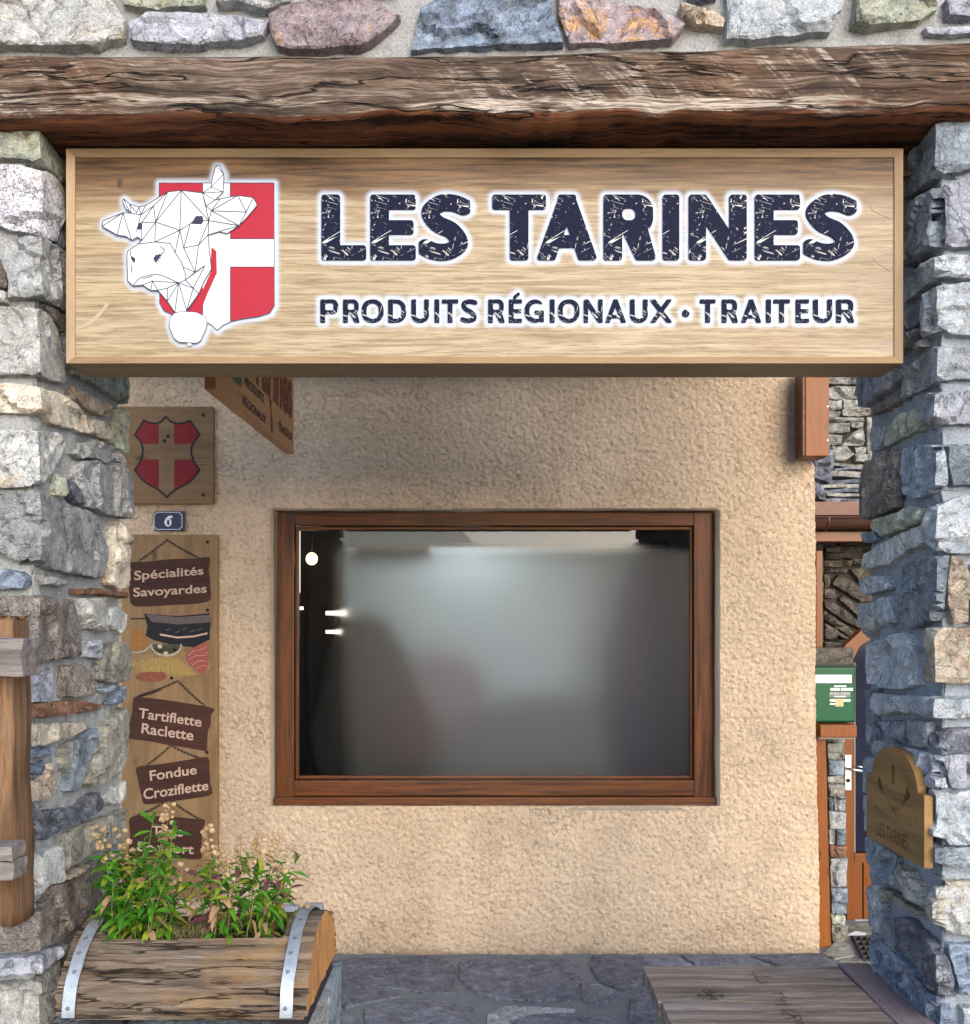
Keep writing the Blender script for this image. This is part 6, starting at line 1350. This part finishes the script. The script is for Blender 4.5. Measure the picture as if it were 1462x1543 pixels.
# ------------------------------------------------------------------ snapdragons
random.seed(11)
def leafmat(name, c, c2_):
    m, t, b = newmat(name); o = mapn(t); n = nz(t, o, 40, 4, .6); oi = t.nodes.new('ShaderNodeObjectInfo')
    col = mix(t, oi.outputs['Random'], c, c2_); col = mix(t, 1., col, ramp(t, [(.3, .75), (.7, 1.2)], n).outputs[0], 'MULTIPLY'); t.links.new(col, b.inputs['Base Color']); b.inputs['Roughness'].default_value = .5
    tr_ = N(t, 'ShaderNodeBsdfTranslucent'); t.links.new(col, tr_.inputs[0]); mx = N(t, 'ShaderNodeMixShader'); mx.inputs[0].default_value = .3; t.links.new(b.outputs[0], mx.inputs[1]); t.links.new(tr_.outputs[0], mx.inputs[2]); t.links.new(mx.outputs[0], t.nodes['Material Output'].inputs[0]); return m
LM = [leafmat('green leaf', (.035, .15, .015), (.10, .29, .02)), leafmat('yellow green leaf', (.15, .26, .02), (.28, .32, .03)), leafmat('dry leaf', (.34, .20, .12), (.42, .28, .14)), leafmat('purple leaf', (.13, .05, .07), (.20, .08, .09))]
STM = leafmat('stem', (.16, .22, .07), (.26, .22, .10)); PODM = leafmat('dry seed pod', (.42, .29, .16), (.56, .42, .27))
def leafverts(L, W, curl):
    vs = []; fs = []; n = 6
    for i in range(n+1):
        u = i/n; w_ = W/2*math.sin(math.pi*min(1, u*.93+.05))**.8; z = -curl*L*u*u; x = L*(u-.12*curl*u*u)
        vs += [(x, -w_, z+w_*.35), (x, 0, z), (x, w_, z+w_*.35)]
    for i in range(n):
        for k in (0, 1): fs.append((i*3+k, (i+1)*3+k, (i+1)*3+k+1, i*3+k+1))
    return vs, fs
def podverts(r):
    vs = []; fs = []; pr_ = [(0, .25), (.2, .8), (.5, 1.), (.8, .75), (1.05, .95)]
    for z, q in pr_:
        for k in range(8): an = 2*math.pi*k/8; vs.append((r*1.7*z, r*q*math.cos(an)*(1+.15*math.sin(3*an)), r*q*math.sin(an)))
    for i in range(len(pr_)-1):
        for k in range(8): fs.append((i*8+k, i*8+(k+1) % 8, (i+1)*8+(k+1) % 8, (i+1)*8+k))
    fs.append(tuple(range(8))[::-1]); return vs, fs
LMESH = []
for mi, m in enumerate(LM):
    for (L, W, cu_) in ((.056, .0165, .5), (.044, .015, .85), (.062, .0165, .3)):
        me = bpy.data.meshes.new('leaf'); v, f = leafverts(L*(.8 if mi > 1 else 1), W, cu_+(.5 if mi == 2 else 0)); me.from_pydata(v, [], f); me.materials.append(m); me.polygons.foreach_set('use_smooth', [True]*len(f)); LMESH.append((mi, me))
PM = bpy.data.meshes.new('pod'); v, f = podverts(.0088); PM.from_pydata(v, [], f); PM.materials.append(PODM)
def put(name, me, par, M):
    o = bpy.data.objects.new(name, me); C.objects.link(o); o.parent = par; o.matrix_local = Matrix.Translation(-WL[par.name])@M; return o
def frame(p, dvec, roll, s):
    x = dvec.normalized(); y = Vector((0, 0, 1)).cross(x); y = y.normalized() if y.length > .01 else Vector((0, 1, 0)); z = x.cross(y)
    M = Matrix((x, y, z)).transposed().to_4x4()@Matrix.Rotation(roll, 4, 'X'); return Matrix.Translation(p)@M@Matrix.Scale(s, 4)
def P3(px, py, y): return Vector(((px-CX)*y/F, y, EYE+(HY-py)*y/F))
z4 = lambda x, y: (60+x/3.046, 1190+y/3.046)
def plant(lab, stems, maxleaf, wts, cx_):
    t_ = thing('snapdragon', (cx_, 2.6, .81), lab, 'plant', 'snapdragons in the log planter'); cnt = 0; pods = 0; paths = []
    for (tx_, ty_, rx_, fl_, yy) in stems:
        tip = P3(*z4(tx_, ty_), yy); root = Vector(((z4(rx_, 0)[0]-CX)*2.6/F, min(max(yy, 2.5), 2.69), .808)); c = root.lerp(tip, .5)+Vector(((root.x-tip.x)*.28+random.uniform(-.01, .01), random.uniform(-.02, .02), .0))
        pts = []; 
        for k in range(13):
            u = k/12; p = root*(1-u)**2+c*2*u*(1-u)+tip*u*u; p += noise.noise_vector(Vector((tx_, k*.5, 1)))*.003; pts.append(p)
        tube('stem', pts, [.0021*(1-.65*k/12) for k in range(13)], STM, t_, 6); paths.append((pts, fl_, (tip-root).length))
    per = maxleaf/sum(L for _, f_, L in paths)
    for pts, fl_, L in paths:
        n = int(per*L); top = .74 if fl_ else 1.
        for i in range(n):
            if cnt >= 296: break
            u = .05+(top-.05)*(i+random.random())/n; k = u*12; j = min(int(k), 11); p = pts[j].lerp(pts[j+1], k-j); an = i*2.4+random.uniform(-.5, .5); el = random.uniform(-.25, .75)+(.5 if u > .85 and not fl_ else 0)
            dv = Vector((math.cos(an)*math.cos(el), math.sin(an)*math.cos(el), math.sin(el))); low = u < .28; r = random.random()
            mi = 0 if r < wts[0] else 1 if r < wts[1] else 2 if r < wts[2] else 3
            if low and random.random() < .35: mi = random.choice([1, 2])
            me = random.choice([q for a_, q in LMESH if a_ == mi]); s_ = random.uniform(.7, 1.15)*(1-.35*max(0, u-.8)/.2); put('leaf', me, t_, frame(p, dv, random.uniform(-.5, .5), s_)); cnt += 1
        if fl_:
            for i in range(fl_):
                u = .66+.34*(i+.5)/fl_; k = u*12; j = min(int(k), 11); p = pts[j].lerp(pts[j+1], k-j); an = i*2.1+random.random(); dv = Vector((math.cos(an), math.sin(an), random.uniform(-.7, .4))).normalized(); put('seed_pod', PM, t_, frame(p+dv*.006, dv, random.random()*6, random.uniform(.65, 1.15)*(1.1-.4*(u-.66)/.34))); pods += 1
    return t_
S1 = [(255, 160, 420, 15, 2.58), (360, 165, 450, 11, 2.62), (595, 58, 520, 19, 2.63), (670, 335, 600, 5, 2.53), (530, 100, 500, 0, 2.55), (480, 222, 470, 0, 2.6), (610, 175, 560, 0, 2.6), (300, 330, 400, 0, 2.53), (380, 300, 430, 0, 2.6), (440, 330, 440, 0, 2.51), (560, 240, 530, 0, 2.53), (620, 300, 560, 0, 2.5), (690, 400, 600, 0, 2.55), (340, 420, 410, 0, 2.5), (510, 400, 500, 0, 2.49), (560, 390, 560, 0, 2.5), (400, 500, 430, 0, 2.48), (650, 450, 600, 0, 2.6), (480, 520, 480, 0, 2.48), (600, 520, 590, 0, 2.5)]
S2 = [(760, 158, 820, 16, 2.6), (820, 250, 830, 12, 2.62), (870, 290, 860, 10, 2.6), (925, 205, 900, 13, 2.63), (1015, 180, 960, 18, 2.6), (1095, 190, 1010, 14, 2.62), (1150, 250, 1050, 8, 2.58), (1190, 305, 1070, 0, 2.6), (780, 350, 800, 0, 2.55), (720, 350, 780, 0, 2.58), (960, 300, 950, 0, 2.6), (1080, 350, 1030, 0, 2.55), (1170, 420, 1060, 0, 2.55), (1120, 440, 1050, 0, 2.52), (900, 420, 900, 0, 2.5), (830, 420, 850, 0, 2.5), (1000, 400, 990, 0, 2.5), (1050, 500, 1040, 0, 2.5), (1250, 520, 1090, 3, 2.6)]
G_ = 'snapdragons in the log planter'
plant('leftmost snapdragon clump in the log planter, its seed spikes leaning onto the stone pillar', [q for q in S1 if q[0] < 470], 290, (.78, .94, .98), -.92)
plant('tallest bright green snapdragon clump, in front of the lowest plaque of the menu board', [q for q in S1 if q[0] >= 470], 290, (.76, .94, .98), -.84)
plant('snapdragon clump with purplish leaves and beige seed spikes, just right of the menu board', [q for q in S2 if q[0] < 940], 190, (.42, .62, .80), -.70)
plant('snapdragon clump at the right end of the log planter, leaning towards the metal strap', [q for q in S2 if q[0] >= 940], 215, (.6, .8, .9), -.6)
# dry moss and dead stalks between them
dv_ = []; df_ = []
for i in range(420):
    x = random.gauss(-.765, .05); y = random.uniform(2.49, 2.66); p = Vector((x, y, .812)); q = p+Vector((random.gauss(0, .022), random.gauss(0, .02), random.uniform(.005, .05))); n_ = Vector((.0009, 0, 0)); j = len(dv_); m_2 = p.lerp(q, .5)+Vector((0, 0, .008)); dv_ += [p-n_, p+n_, m_2+n_, m_2-n_, q]; df_ += [(j, j+1, j+2, j+3), (j+3, j+2, j+4)]
dm_ = mk('dry_moss', dv_, df_, leafmat('dry stalks', (.30, .22, .12), (.14, .13, .05)), None); tag(dm_, 'tangle of dry moss and dead stalks on the soil between the two plants', 'moss', kind='stuff')
